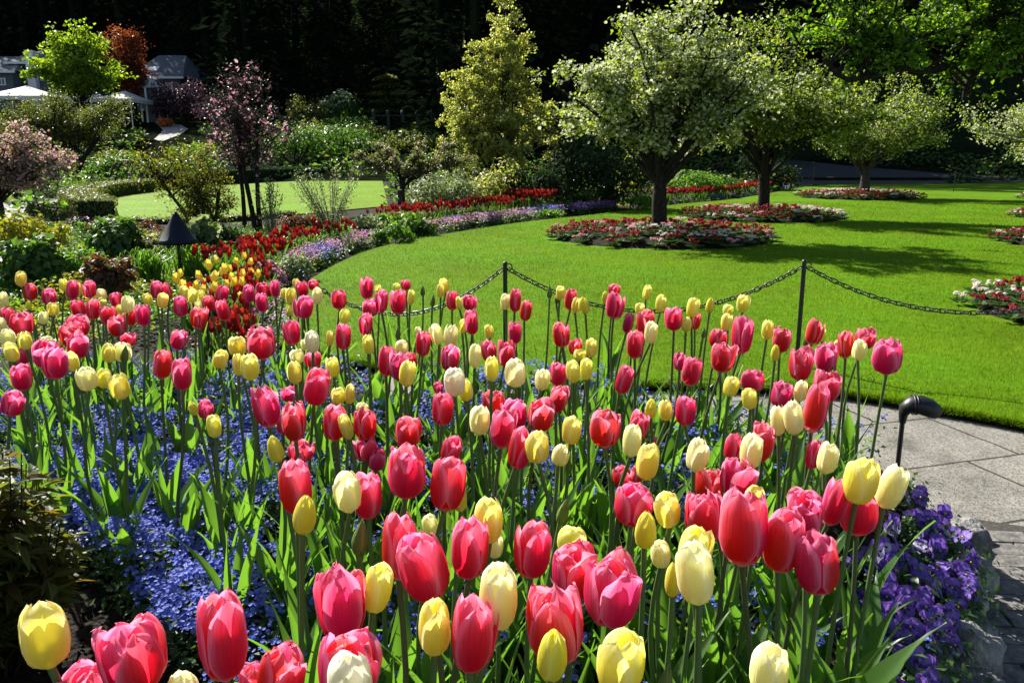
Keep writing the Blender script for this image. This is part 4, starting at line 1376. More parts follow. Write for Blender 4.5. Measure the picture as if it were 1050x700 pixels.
def tree(name, label, cat, base, trunk_h, r0, crown, nlimb, leafmat, nleaf, leaf, seed, blossom=None, nblossom=0, bsize=.05, bark=None,
         sub=5, spread=.16, limb_r=.5, fork=.45, lean=(0, 0), twig=.012, group=None, extra=None, tri=False, droop=0.0, stem_paths=None, blossom_name="blossom", stem_r=None):
    """trunk with limbs that reach for points of the crown (list of ellipsoids: centre relative to the base, radii); leaves sit in clumps along the outer twigs"""
    r = random.Random(seed); g_ = np.random.default_rng(seed)
    g = thing(name, label, cat, base, group)
    wood = MB()
    top = Vector((lean[0], lean[1], trunk_h))
    tp = []
    stems = stem_paths or [None]
    trunks = []
    for si, sp in enumerate(stems):
        rbase = stem_r[si] if stem_r else r0
        if sp is None:
            pts = [Vector((0, 0, -.06)), Vector((lean[0] * .1 + r.uniform(-.02, .02), lean[1] * .1, trunk_h * .25)), Vector((lean[0] * .45 + r.uniform(-.05, .05) * trunk_h * .3, lean[1] * .4, trunk_h * .6)), top]
        else:
            pts = [Vector(p) for p in sp]
        sm = smooth_line([(p.x, p.y, p.z) for p in pts], 3)
        m_ = len(sm)
        rad = [rbase * (1.45 if i == 0 and si == 0 else 1.0) * (1 - (.42 if not stem_r or si == 0 else .72) * i / (m_ - 1)) for i in range(m_)]
        # a knobbly trunk
        rad = [q * (1 + r.uniform(-.06, .06)) for q in rad]
        tube(wood, sm, rad, 10)
        trunks.append((sm, rad))
    clusters = []; weights = []
    vol = [(c[1][0] * c[1][1] * c[1][2]) ** .6 for c in crown]
    for i in range(nlimb):
        cc, rr = r.choices(crown, vol)[0]
        th = 2 * math.pi * (i * .618 + r.uniform(-.08, .08)); ph = r.uniform(-.35, 1.0)
        dirn = Vector((math.cos(th) * math.sqrt(max(0, 1 - ph * ph)), math.sin(th) * math.sqrt(max(0, 1 - ph * ph)), ph))
        k = r.uniform(.6, .92)
        tgt = Vector(cc) + Vector((dirn.x * rr[0], dirn.y * rr[1], dirn.z * rr[2])) * k
        sm, rad = trunks[i % len(trunks)]
        t = r.uniform(fork, 1.0)
        j = min(len(sm) - 1, int(t * (len(sm) - 1)))
        st = sm[j]; rs = rad[j] * limb_r * r.uniform(.75, 1.1)
        out = Vector((tgt.x - st.x, tgt.y - st.y, 0))
        d = (tgt - st).length
        b1 = st + Vector((0, 0, d * .22)) + out * .22 + Vector((r.uniform(-1, 1), r.uniform(-1, 1), r.uniform(-.3, .3))) * d * .06
        b2 = st.lerp(tgt, .68) + Vector((r.uniform(-1, 1), r.uniform(-1, 1), r.uniform(-.2, 1))) * d * .11
        pts = bez(st, b1, b2, tgt, 8)
        tube(wood, pts, [max(twig, rs * (1 - .86 * q / 7)) for q in range(8)], 6, cap=False)
        for s_ in range(sub):
            q = r.uniform(.42, 1.0)
            a = pts[min(7, int(q * 7))]
            cc2, rr2 = r.choices(crown, vol)[0]
            w = Vector((r.gauss(0, 1), r.gauss(0, 1), r.gauss(.25, .8)))
            w.normalize()
            L = r.uniform(.30, .75) * min(rr2) * .75
            e = a + w * L
            # keep inside the crown
            ins = min((((e.x - c[0][0]) / c[1][0]) ** 2 + ((e.y - c[0][1]) / c[1][1]) ** 2 + ((e.z - c[0][2]) / c[1][2]) ** 2, ci) for ci, c in enumerate(crown))
            if ins[0] > 1:
                c = crown[ins[1]]
                v = e - Vector(c[0]); e = Vector(c[0]) + v / math.sqrt(ins[0]) * r.uniform(.9, 1.05)
            mid = a.lerp(e, .5) + Vector((r.uniform(-1, 1), r.uniform(-1, 1), r.uniform(-.2, .6))) * L * .16
            tube(wood, [a, mid, e], [twig * 1.5, twig * 1.1, twig * .5], 4, cap=False)
            for q in (.35, .6, .8, 1.0):
                clusters.append(tuple(a.lerp(mid, q * 2) if q < .5 else mid.lerp(e, q * 2 - 1)))
        clusters.append(tuple(tgt))
    CL = np.array(clusters)
    sig = spread * min(min(c[1]) for c in crown)
    def place(n, up, sg):
        k = g_.integers(0, len(CL), n)
        P = CL[k] + g_.normal(0, sg, (n, 3)) * np.array([1, 1, .8])
        P[:, 2] -= droop * g_.random(n)
        nr = np.stack([g_.normal(0, .7, n), g_.normal(0, .7, n), np.full(n, up)], 1)
        return P, frames(nr, None, g_)
    wood.build("trunk", bark or M_BARK, g)
    if nleaf:
        lm = MB()
        P, M = place(nleaf, .7, sig)
        s = leaf * (.6 + .7 * g_.random(nleaf))
        lm.scatter(LEAF2_V, LEAF2_F, P, M, np.stack([s, s, s], 1))
        lm.build("crown", leafmat, g, smooth=False)
    if blossom and nblossom:
        bm_ = MB()
        k = g_.integers(0, len(CL), nblossom)
        P = CL[k] + g_.normal(0, sig * .95, (nblossom, 3))
        M = frames(np.stack([g_.normal(0, .8, nblossom), g_.normal(0, .8, nblossom), np.full(nblossom, .8)], 1), None, g_)
        s = bsize * (.6 + .8 * g_.random(nblossom)) * .5
        bm_.scatter(FLOW_V, FLOW_F, P, M, np.stack([s, s, s * 1.6], 1))
        bm_.build(blossom_name, blossom, g, smooth=False)
    return g

LT = (2.0, 2.1, .8)
M_BARKMID = mat_plain("mid_bark", (.06, .055, .047), rough=.9, spec=.1, noise=.5, nscale=22, bump=.8)
M_APPLE = mat_leaf("apple_leaf", [(.055, .09, .020), (.09, .13, .024), (.14, .185, .034), (.20, .24, .05)], (2.4, 2.4, .65), tfac=.52, spec=.2)
M_APPLEB = mat_leaf("apple_blossom", [(.50, .54, .34), (.64, .66, .46), (.72, .71, .56)], (1.0, 1.02, .85), tfac=.42)
M_CONIC = mat_leaf("gold_leaf", [(.12, .155, .035), (.19, .22, .055), (.29, .31, .10), (.44, .44, .22)], (2.0, 1.95, .8), tfac=.48)
M_LIME = mat_leaf("lime_leaf", [(.13, .20, .02), (.19, .27, .03), (.25, .33, .04)], (1.9, 2.0, .6), tfac=.5)
M_FRESH = mat_leaf("fresh_green_leaf", [(.04, .08, .016), (.065, .125, .02), (.105, .185, .024), (.16, .245, .03)], (2.25, 2.4, .6), tfac=.47, spec=.2)
M_COPPER = mat_leaf("copper_leaf", [(.10, .028, .012), (.16, .045, .016), (.22, .07, .02)], (2.0, 1.6, 1), tfac=.45)
M_OLIVE = mat_leaf("olive_leaf", [(.06, .075, .022), (.09, .105, .03), (.13, .14, .04)], LT, tfac=.4)
M_MAGLEAF = mat_leaf("purple_leaf", [(.030, .026, .022), (.045, .035, .032), (.03, .04, .022)], (1.4, 1.3, 1.2), tfac=.25, spec=.1)
M_MAGB = mat_leaf("magnolia_blossom", [(.42, .16, .24), (.58, .28, .36), (.70, .45, .50)], (1.1, 1, 1), tfac=.4)
M_PINKB = mat_leaf("pink_blossom", [(.52, .30, .30), (.66, .46, .42), (.72, .60, .52)], (1.1, 1, 1), tfac=.4)
M_MAPLE = mat_leaf("maple_leaf", [(.06, .095, .03), (.09, .125, .04), (.15, .14, .07), (.07, .12, .035)], LT, tfac=.42)
M_ORANGE = mat_leaf("amber_leaf", [(.065, .105, .02), (.11, .135, .022), (.21, .19, .03), (.07, .12, .03)], (2.0, 1.9, .6), tfac=.45)
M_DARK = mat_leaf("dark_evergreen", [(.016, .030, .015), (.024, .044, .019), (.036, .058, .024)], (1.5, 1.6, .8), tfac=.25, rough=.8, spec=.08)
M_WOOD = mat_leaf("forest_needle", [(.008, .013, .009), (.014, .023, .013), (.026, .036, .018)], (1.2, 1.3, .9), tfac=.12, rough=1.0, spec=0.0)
M_MIDG = mat_leaf("mid_green_leaf", [(.04, .095, .022), (.065, .135, .026), (.10, .175, .036)], LT, tfac=.4)
M_BRIGHT = mat_leaf("bright_green_leaf", [(.07, .15, .02), (.10, .20, .025), (.14, .25, .035)], LT, tfac=.45)
M_YELG = mat_leaf("yellow_green_leaf", [(.18, .20, .02), (.28, .28, .03), (.38, .36, .04)], (1.7, 1.7, .6), tfac=.4)
M_GREYG = mat_leaf("silver_green_leaf", [(.12, .16, .08), (.18, .22, .12), (.30, .33, .20)], (1.5, 1.6, .9), tfac=.4)
M_RED = mat_leaf("red_brown_leaf", [(.08, .035, .02), (.12, .05, .03), (.07, .07, .025)], (1.9, 1.6, .9), tfac=.4)
M_PURPLE = mat_leaf("plum_leaf", [(.04, .022, .035), (.06, .035, .05), (.08, .05, .06)], (1.5, 1.2, 1.3), tfac=.35)

g_at = lambda px, py, Y: Vector((D(px, py, Y).x, Y, 0))
onT = lambda px, Y: Vector((D(px, 100, Y).x, Y, terrain(0, Y)))
LB = D(84, 97, 70).z - terrain(0, 70)
AP = "apple trees in white blossom on the lawn"
tree("apple_tree", "nearest apple tree in white blossom, with a dark forked trunk in the round primrose bed", "tree", (2.62, 14.75, .1), 1.75, .15,
     [((.05, 0, 2.8), (1.95, 1.9, 1.35)), ((-1.6, -.1, 2.1), (1.35, 1.3, 1.0)), ((1.7, 0, 2.3), (1.25, 1.2, .95)), ((0, 0, 3.6), (1.3, 1.2, .75))], 28, M_APPLE, 17000, .068, 21, M_APPLEB, 10500, .06,
     sub=8, spread=.11, lean=(-.12, 0), fork=.55, group=AP, limb_r=.55)
tree("apple_tree", "second apple tree, greener, with a straight dark trunk behind the nearest one", "tree", (5.86, 19.6, .1), 1.7, .16,
     [((.0, 0, 3.3), (2.0, 1.9, 1.6)), ((1.5, -.2, 2.4), (1.4, 1.2, 1.0)), ((-.9, 0, 2.5), (1.2, 1.2, .95))], 24, M_APPLE, 18000, .08, 22, M_APPLEB, 3200, .06,
     sub=7, spread=.12, fork=.5, group=AP)
tree("apple_tree", "farthest apple tree, vase-shaped with many pale upright branches over its narrow bed", "tree", (11.95, 28.6, .1), 1.0, .21,
     [((.0, 0, 2.9), (3.3, 2.6, 1.6)), ((2.5, -.2, 2.3), (2.0, 1.5, 1.1)), ((-2.3, 0, 2.3), (1.8, 1.5, 1.05))], 28, M_APPLE, 17000, .085, 23, M_APPLEB, 3800, .065,
     sub=7, spread=.12, fork=.72, limb_r=.42, bark=M_BARKMID, group=AP, twig=.016)
tree("apple_tree", "apple tree with pale slanting branches at the right edge, partly outside the picture", "tree", (14.3, 21.2, .1), 1.3, .17,
     [((-.6, 0, 2.4), (2.5, 2.0, 1.15)), ((-2.0, -.2, 2.0), (1.2, 1.2, .85))], 20, M_APPLE, 9000, .07, 24, M_APPLEB, 5000, .06,
     sub=6, spread=.13, fork=.5, bark=M_BARKGREY, group=AP)
# big tree whose limbs hang into the top right corner; its trunk stands just outside the picture
BT = Vector((10.3, 13.2, 0))
def rel(px, py, Y):
    return D(px, py, Y) - BT
tree("overhanging_tree", "tall bright-green tree whose heavy dark limbs hang into the top right corner", "tree", BT, 3.0, .30,
     [(tuple(rel(855, 0, 13.0)), (1.25, 1.4, 1.15)), (tuple(rel(960, 10, 13.0)), (1.4, 1.5, 1.2)), (tuple(rel(1060, -10, 13)), (1.6, 1.6, 1.2)), (tuple(rel(900, -110, 13.2)), (2.4, 2.0, 1.1)), (tuple(rel(935, 55, 12.8)), (1.3, 1.0, .75)), (tuple(rel(830, 45, 12.6)), (.75, .9, .7)), (tuple(rel(1030, 60, 12.8)), (1.0, 1.0, .65)), (tuple(rel(895, 72, 12.7)), (.9, .9, .5)), (tuple(rel(1000, 85, 12.8)), (.8, .9, .5))],
     52, M_FRESH, 21000, .078, 31, sub=8, spread=.10, fork=.35, limb_r=.5, twig=.012, bark=M_BARK, stem_r=[.30, .095, .10],
     stem_paths=[[(0, 0, -.1), (.05, 0, 1.5), (-.2, 0, 3.0), (-.3, .1, 4.2)],
                 [(-.1, 0, 2.6), tuple(rel(1070, 45, 13.2)), tuple(rel(1010, 52, 13.0)), tuple(rel(960, 72, 12.8)), tuple(rel(925, 70, 12.7)), tuple(rel(870, 82, 12.6)), tuple(rel(845, 60, 12.6))],
                 [tuple(rel(1050, 40, 13.1)), tuple(rel(1012, 62, 13.0)), tuple(rel(994, 82, 13.0)), tuple(rel(988, 103, 13.0))]])
tree("conical_tree", "tall conical golden-green tree standing behind the flower border, near the centre", "tree", g_at(510, 205, 26), 4.6, .13,
     [((0, 0, 1.8), (2.45, 1.8, 1.6)), ((-.1, 0, 3.2), (1.95, 1.5, 1.35)), ((.1, 0, 4.4), (1.15, 1.0, 1.05)), ((.15, 0, 5.5), (.7, .65, .85)), ((.2, 0, 6.25), (.36, .36, .6))], 60, M_CONIC, 34000, .085, 33, sub=6, spread=.17, fork=.12, limb_r=.3, twig=.009)
tree("umbrella_tree", "small flat-topped umbrella-shaped maple with a thin dark trunk above the red border tulips", "tree", g_at(414, 219, 19.5), 1.0, .055,
     [((.1, 0, 1.50), (1.6, 1.3, .38)), ((-1.0, 0, 1.30), (.75, .7, .26)), ((1.2, 0, 1.28), (.85, .7, .28))], 22, M_MAPLE, 13000, .055, 34, M_PINKB, 1800, .045, sub=6, spread=.16, fork=.8, limb_r=.55, twig=.006)
tree("magnolia_tree", "young purplish magnolia with two bare stems and scattered pink blossom", "tree", g_at(263, 240, 15.8), 1.6, .05,
     [((-.15, 0, 2.25), (1.0, .95, .95)), ((.25, 0, 1.75), (.85, .8, .55)), ((-.45, 0, 1.7), (.65, .7, .6))], 30, M_MAGLEAF, 6500, .045, 35, M_MAGB, 420, .07, sub=7, spread=.15, fork=.65, limb_r=.42, twig=.006,
     stem_paths=[[(0, 0, -.05), (-.06, 0, .5), (-.14, 0, 1.1), (-.2, 0, 1.9), (-.15, 0, 2.6)], [(.08, 0, -.05), (.07, 0, .6), (.09, 0, 1.2), (.15, .05, 2.2)], [(-.3, .25, -.05), (-.27, .2, .8), (-.33, .2, 1.7)]])
tree("lime_tree", "bright lime-green maple in front of the grey-roofed house", "tree", onT(84, 70), LB + .2, .2,
     [((-.3, 0, LB + 2.9), (4.1, 3.4, 2.6)), ((-2.9, 0, LB + 1.6), (2.0, 2.2, 1.5)), ((2.6, 0, LB + 1.4), (2.0, 2.2, 1.4)), ((0, 0, LB + 3.6), (1.8, 2, 1.6)), ((-.2, 0, LB + 4.6), (2.2, 2.2, 1.5))], 38, M_LIME, 12000, .30, 36, sub=7, spread=.15, fork=.5, twig=.03)
tree("copper_tree", "rust-red leaved tree beside the lime-green maple, by the house", "tree", onT(132, 80), 3, .2,
     [((0, 0, 6.6), (2.0, 2.0, 2.6)), ((.9, 0, 4.0), (1.9, 1.8, 2.2))], 20, M_COPPER, 8500, .25, 37, sub=6, spread=.2, fork=.4, twig=.03)
tree("spreading_tree", "wide olive-green spreading tree with several slanting trunks before the white tents", "tree", g_at(74, 166, 44), 1.2, .16,
     [((0, 0, 3.5), (4.3, 2.6, 1.35)), ((-2.4, 0, 3.1), (2.4, 1.8, 1.1)), ((2.5, 0, 3.1), (2.3, 1.8, 1.1))], 24, M_OLIVE, 15000, .11, 38, sub=7, spread=.2, fork=.3, twig=.018,
     stem_paths=[[(0, 0, -.1), (-.5, 0, 1), (-1.3, 0, 2.4)], [(0, 0, -.1), (.4, 0, 1), (1.5, 0, 2.3)], [(0, 0, -.1), (-.05, 0, 1.2), (.1, 0, 2.6)]])
tree("flowering_cherry", "low spreading tree frosted with pale pink blossom at the left edge", "tree", g_at(2, 222, 19), 1.1, .09,
     [((-.2, 0, 1.75), (1.4, 1.3, .78)), ((.85, 0, 1.4), (1.15, 1.0, .62)), ((1.6, 0, 1.1), (.6, .7, .42))], 22, M_OLIVE, 8500, .06, 39, M_PINKB, 8500, .06, sub=7, spread=.18, fork=.5, twig=.008)
tree("amber_shrub", "airy amber and green leaved shrub with twisted dark stems behind the cone lamp", "shrub", g_at(205, 250, 14.2), .9, .035,
     [((-.15, 0, 1.2), (.75, .6, .75)), ((-.8, 0, 1.5), (.40, .4, .42)), ((.35, 0, .8), (.45, .4, .6)), ((-.15, 0, .5), (.6, .5, .45))], 32, M_ORANGE, 7000, .045, 40, sub=7, spread=.17, fork=.15, limb_r=.6, twig=.005,
     stem_paths=[[(0, 0, -.05), (-.1, 0, .35), (-.4, 0, .8), (-.85, 0, 1.5)], [(.05, 0, -.05), (.1, 0, .5), (0, 0, 1.1)], [(.1, 0, -.05), (.3, 0, .4), (.4, 0, .9)]])
def twiggy(label, px, py, Y, w, h, seed, mat, n=16, leaves=900):
    r = random.Random(seed); c = g_at(px, py, Y)
    g = thing("twiggy_shrub", label, "shrub", c, "upright twiggy shrubs in front of the far lawn")
    st = MB(); CLs = []
    for k in range(n):
        a = r.uniform(0, 6.28); q = r.uniform(.2, 1) * w
        tip = Vector((q * math.cos(a), q * math.sin(a) * .6, h * r.uniform(.6, 1)))
        pts = [Vector((tip.x * .1, tip.y * .1, -.03)), Vector((tip.x * .35, tip.y * .35, tip.z * .4)), Vector((tip.x * .75, tip.y * .75, tip.z * .75)), tip]
        tube(st, pts, [.008, .006, .005, .003], 4)
        for _ in range(leaves // n):
            t = r.uniform(.15, 1)
            CLs.append(tuple(pts[0].lerp(tip, t) + Vector((r.gauss(0, .035), r.gauss(0, .035), r.gauss(0, .02)))))
    P = np.array(CLs); g_ = np.random.default_rng(seed)
    s = .028 + .02 * g_.random(len(P))
    lm = MB(); lm.scatter(LEAF2_V, LEAF2_F, P, frames(g_.normal(size=(len(P), 3)), None, g_), np.stack([s, s, s], 1))
    st.build("stems", M_BARKGREY, g); lm.build("foliage", mat, g, smooth=False)
twiggy("upright twiggy shrub with fresh leaves before the far lawn, left of the umbrella-shaped tree", 340, 236, 15.6, .85, 1.35, 51, M_GREYG, 30, 2600)
twiggy("slight twiggy shrub just right of the magnolia's stems", 279, 240, 15.2, .34, 1.15, 52, M_GREYG, 14, 900)

def shrub(name, label, base, w, h, mat, n, leaf, seed, depth=None, flower=None, nfl=0, fsize=.03, cat="shrub", group=None, flat=.5, lumps=9, up=.45):
    """a mound of leaves built of uneven lumps; base: centre on the ground, w: half width"""
    g_ = np.random.default_rng(seed)
    g = thing(name, label, cat, base, group)
    d = depth or w * .85
    C = np.stack([g_.uniform(-.62, .62, lumps) * w, g_.uniform(-.62, .62, lumps) * d, (.25 + .45 * g_.random(lumps)) * h], 1)
    Rr = (.30 + .25 * g_.random(lumps))
    RR = np.stack([Rr * w, Rr * d, Rr * h * .95], 1)
    k = g_.integers(0, lumps, n)
    dr = g_.normal(size=(n, 3)); dr[:, 2] = np.abs(dr[:, 2]) * .9 - .25
    dr /= np.linalg.norm(dr, axis=1, keepdims=True)
    q = 1 - .5 * g_.random(n) ** 2
    P = C[k] + dr * RR[k] * q[:, None]
    P[:, 2] = np.maximum(P[:, 2], .01)
    nr = dr + g_.normal(0, .5, (n, 3)) + np.array([0, 0, up])
    s = leaf * (.6 + .8 * g_.random(n))
    mb = MB(); mb.scatter(LEAF_V if leaf * FPX / max(3, base[1]) > 5 else LEAF2_V, LEAF_F if leaf * FPX / max(3, base[1]) > 5 else LEAF2_F, P, frames(nr, None, g_), np.stack([s * flat * 2, s, s], 1))
    mb.build("foliage", mat, g, smooth=False)
    st = MB()
    for _ in range(5):
        a = C[g_.integers(0, lumps)]
        tube(st, [(a[0] * .2, a[1] * .2, -.02), (a[0] * .6, a[1] * .6, a[2] * .5), tuple(a)], [max(.004, w * .02)] * 3, 4)
    st.build("stems", M_BARK, g)
    if flower:
        k = g_.integers(0, lumps, nfl)
        dr = g_.normal(size=(nfl, 3)); dr[:, 2] = np.abs(dr[:, 2]); dr /= np.linalg.norm(dr, axis=1, keepdims=True)
        P = C[k] + dr * RR[k] * 1.03
        s = fsize * (.6 + .6 * g_.random(nfl)) * .5
        fb = MB(); fb.scatter(FLOW_V, FLOW_F, P, frames(dr + g_.normal(0, .4, (nfl, 3)), None, g_), np.stack([s, s, s * 1.4], 1))
        fb.build("blossom", flower, g, smooth=False)
    return g

def strap(name, label, base, w, h, mat, n, seed, cat="plant", group=None):
    """a tuft of arching strap leaves"""
    r = random.Random(seed)
    g = thing(name, label, cat, base, group)
    mb = MB()
    for _ in range(n):
        a = r.uniform(0, 6.28); q = r.uniform(.1, 1) * w
        f = Vector((r.gauss(0, w * .3), r.gauss(0, w * .25), 0))
        z = h * r.uniform(.6, 1.05)
        dx, dy = math.cos(a), math.sin(a)
        lw = r.uniform(.007, .013)
        pts = [(0, 0), (.18, .5), (.45, .88), (.8, 1.0), (1.1, .86)]
        V = []
        for i, (u, v) in enumerate(pts):
            c = f + Vector((dx * q * u, dy * q * u, z * v))
            k = lw * (1, 1, .9, .6, .05)[i]
            V += [(c.x - dy * k, c.y + dx * k, c.z), (c.x + dy * k, c.y - dx * k, c.z)]
        mb.add(V, [(2 * i, 2 * i + 1, 2 * i + 3, 2 * i + 2) for i in range(4)])
    mb.build("leaves", mat, g, smooth=False)
    return g

def px_shrub(name, label, px, pyb, wpx, hpx, mat, n, leaf_px, seed, z=.0, **kw):
    b = G(px, pyb, z); k = b.y / FPX
    return shrub(name, label, (b.x, b.y, z - .02), wpx / 2 * k * 1.08, hpx * k * 1.12, mat, n, leaf_px * k, seed, **kw)
def px_strap(name, label, px, pyb, wpx, hpx, mat, n, seed, **kw):
    b = G(px, pyb, 0); k = b.y / FPX
    return strap(name, label, (b.x, b.y, -.02), wpx / 2 * k, hpx * k, mat, n, seed, **kw)

# ---- the mixed border on the left, front to back
GP = "green plants of the left border"
px_shrub("leafy_plant", "dark glossy leafy plant at the left edge behind the first tulips", 28, 306, 72, 58, M_MIDG, 1500, 9, 101, group=GP, cat="plant")
px_shrub("euphorbia", "yellow-flowered euphorbia at the left edge by the pale path", 12, 264, 66, 42, M_YELG, 1300, 5, 102, group=GP, cat="plant")
px_shrub("euphorbia", "smaller yellow-green euphorbia under the pale path's bend", 52, 258, 38, 28, M_YELG, 700, 5, 103, group=GP, cat="plant")
px_shrub("peony_plant", "lush green peony clump left of the cone lamp", 117, 270, 56, 42, M_MIDG, 1300, 8, 104, group=GP, cat="plant")
px_shrub("fern", "bright yellow-green ferny plant among the leftmost tulip rows", 62, 305, 58, 46, M_BRIGHT, 1500, 6, 105, group=GP, cat="plant")
px_shrub("fern", "second bright ferny plant, between the dark glossy plant and the reddish peony", 92, 294, 48, 40, M_BRIGHT, 1200, 6, 106, group=GP, cat="plant")
px_shrub("red_peony", "reddish-brown leaved young peony behind the pink tulips", 116, 312, 54, 46, M_RED, 800, 8, 107, group=GP, cat="plant")
px_strap("daylily", "grassy bright green daylily tuft at the cone lamp's foot", 196, 286, 52, 36, M_BRIGHT, 190, 108, group=GP)
px_strap("daylily", "grassy green daylily tuft left of the cone lamp's post", 152, 296, 54, 42, M_BRIGHT, 190, 109, group=GP)
px_shrub("leafy_plant", "dark green clump topped with pale leaves just right of the cone lamp", 206, 272, 40, 40, M_MIDG, 800, 7, 110, group=GP, cat="plant", flower=M_GREYG, nfl=70, fsize=.16)
px_shrub("low_shrub", "low olive mound under the cone lamp shade", 160, 268, 56, 26, M_OLIVE, 900, 5, 111, group=GP)
px_shrub("dark_bush", "small dark round bush below the magnolia's stems", 235, 262, 22, 28, M_DARK, 600, 3.5, 112, group=GP)
px_strap("daylily", "long bright band of grassy daylilies beside the red border tulips", 312, 262, 62, 24, M_BRIGHT, 260, 113, group=GP)
px_strap("daylily", "bright grassy tuft right of the magnolia's foot", 282, 262, 44, 20, M_BRIGHT, 160, 114, group=GP)
px_shrub("leafy_plant", "loose green plants between the magnolia and the yellow tulips", 258, 270, 60, 22, M_MIDG, 900, 4, 115, group=GP, cat="plant")
px_shrub("red_hedge_plant", "red-brown clipped clump in front of the bright far lawn", 305, 236, 40, 15, M_RED, 1100, 3, 116, group=GP)
px_shrub("hosta", "pale green hosta clump left of the umbrella-shaped tree", 372, 244, 46, 20, M_GREYG, 800, 5, 117, group=GP, cat="plant")
px_shrub("hosta", "bright green hosta clump below the umbrella-shaped tree's trunk", 402, 240, 46, 18, M_BRIGHT, 800, 5, 118, group=GP, cat="plant")
px_shrub("hosta", "crinkled fresh green clump at the lawn edge between the two red tulip drifts", 402, 251, 40, 18, M_BRIGHT, 900, 4.5, 119, group=GP, cat="plant")
px_shrub("hosta", "rounded darker green clump at the lawn edge next to the pink drift", 432, 244, 30, 18, M_MIDG, 800, 4.5, 120, group=GP, cat="plant")
px_shrub("leafy_plant", "green mound ending the pink edging near the left end of the chain", 300, 293, 46, 30, M_GREYG, 900, 5, 121, group=GP, cat="plant")
px_shrub("primula_mound", "pink-flowered mound beside the green mound near the chain's left end", 276, 300, 34, 30, M_MIDG, 500, 4, 122, group=GP, cat="plant", flower=M_MAGB, nfl=700, fsize=.045)
px_shrub("variegated_shrub", "creamy variegated shrub behind the red tulips, right of the umbrella-shaped tree", 458, 222, 66, 42, M_GREYG, 2600, 3.4, 123, group=GP)
px_shrub("variegated_shrub", "yellow-green variegated shrub at the foot of the conical tree", 498, 219, 60, 44, M_CONIC, 2200, 3.4, 124, group=GP)
px_shrub("dark_bush", "broad dark evergreen bush behind the border under the blossoming tree", 604, 214, 130, 62, M_DARK, 4200, 4, 125, group=GP)
px_shrub("dark_bush", "dark bush at the conical tree's foot, behind the red tulips", 545, 218, 60, 42, M_DARK, 1700, 4, 126, group=GP)
px_shrub("border_mound", "soft bright green mound right of the red and pink drift", 588, 217, 46, 20, M_MIDG, 1100, 3, 127, group=GP, cat="plant")
px_shrub("border_mound", "green mound behind the purple edging, near the apple trunk", 622, 214, 44, 22, M_MIDG, 1100, 3, 128, group=GP, cat="plant")
px_shrub("border_mound", "low bright green mound touching the lawn just left of the nearest apple trunk", 655, 217, 32, 16, M_BRIGHT, 800, 3, 129, group=GP, cat="plant")
px_shrub("border_mound", "pale green fern-like mound at the lawn edge between two tulip drifts", 566, 224, 30, 9, M_BRIGHT, 500, 3, 130, group=GP, cat="plant")
px_shrub("leafy_shrub", "sunlit yellow-green shrub left of the apple trunk, beside the small far trunk", 650, 205, 44, 36, M_YELG, 1300, 3, 131, group=GP)
px_shrub("leafy_shrub", "bright green shrub just right of the nearest apple trunk", 712, 204, 50, 26, M_BRIGHT, 1300, 3, 132, group=GP)
px_shrub("leafy_shrub", "bluish green clump between the two nearest apple trunks", 735, 202, 44, 20, M_MIDG, 1100, 3, 133, group=GP)
px_shrub("dark_bush", "dark leafy bush behind the second apple trunk", 780, 196, 70, 34, M_DARK, 1500, 3.4, 134, group=GP)
px_shrub("leafy_shrub", "pale leafy shrub behind the umbrella-shaped tree's right side", 480, 208, 60, 48, M_OLIVE, 1500, 3, 135, group=GP)
px_shrub("low_shrub", "brownish low planting at the bend of the pale path", 52, 232, 46, 24, M_OLIVE, 900, 3, 136, group=GP)
px_shrub("low_shrub", "plum-coloured low plant before the far lawn's left tip", 82, 236, 32, 13, M_PURPLE, 700, 3, 137, group=GP)
px_shrub("low_shrub", "small rounded green plant below the plum-coloured one", 93, 244, 24, 15, M_BRIGHT, 500, 3, 138, group=GP)
px_shrub("low_shrub", "rust-brown low planting along the far lawn's near edge", 130, 243, 62, 17, M_RED, 1100, 3, 139, group=GP)
px_shrub("topiary_cone", "tiny dark clipped cone at the far lawn's left tip", 111, 224, 9, 13, M_DARK, 250, 1.5, 140, group=GP, lumps=5)
px_shrub("leafy_plant", "low yellow-green plants below the rust-brown planting", 172, 256, 60, 16, M_YELG, 800, 4, 141, group=GP, cat="plant")
px_shrub("leafy_plant", "low green plants in front of the amber shrub", 225, 252, 50, 14, M_MIDG, 700, 4, 142, group=GP, cat="plant")
px_shrub("leafy_plant", "low leafy plants between the twiggy shrub and the hosta", 345, 247, 46, 15, M_BRIGHT, 800, 4, 143, group=GP, cat="plant")

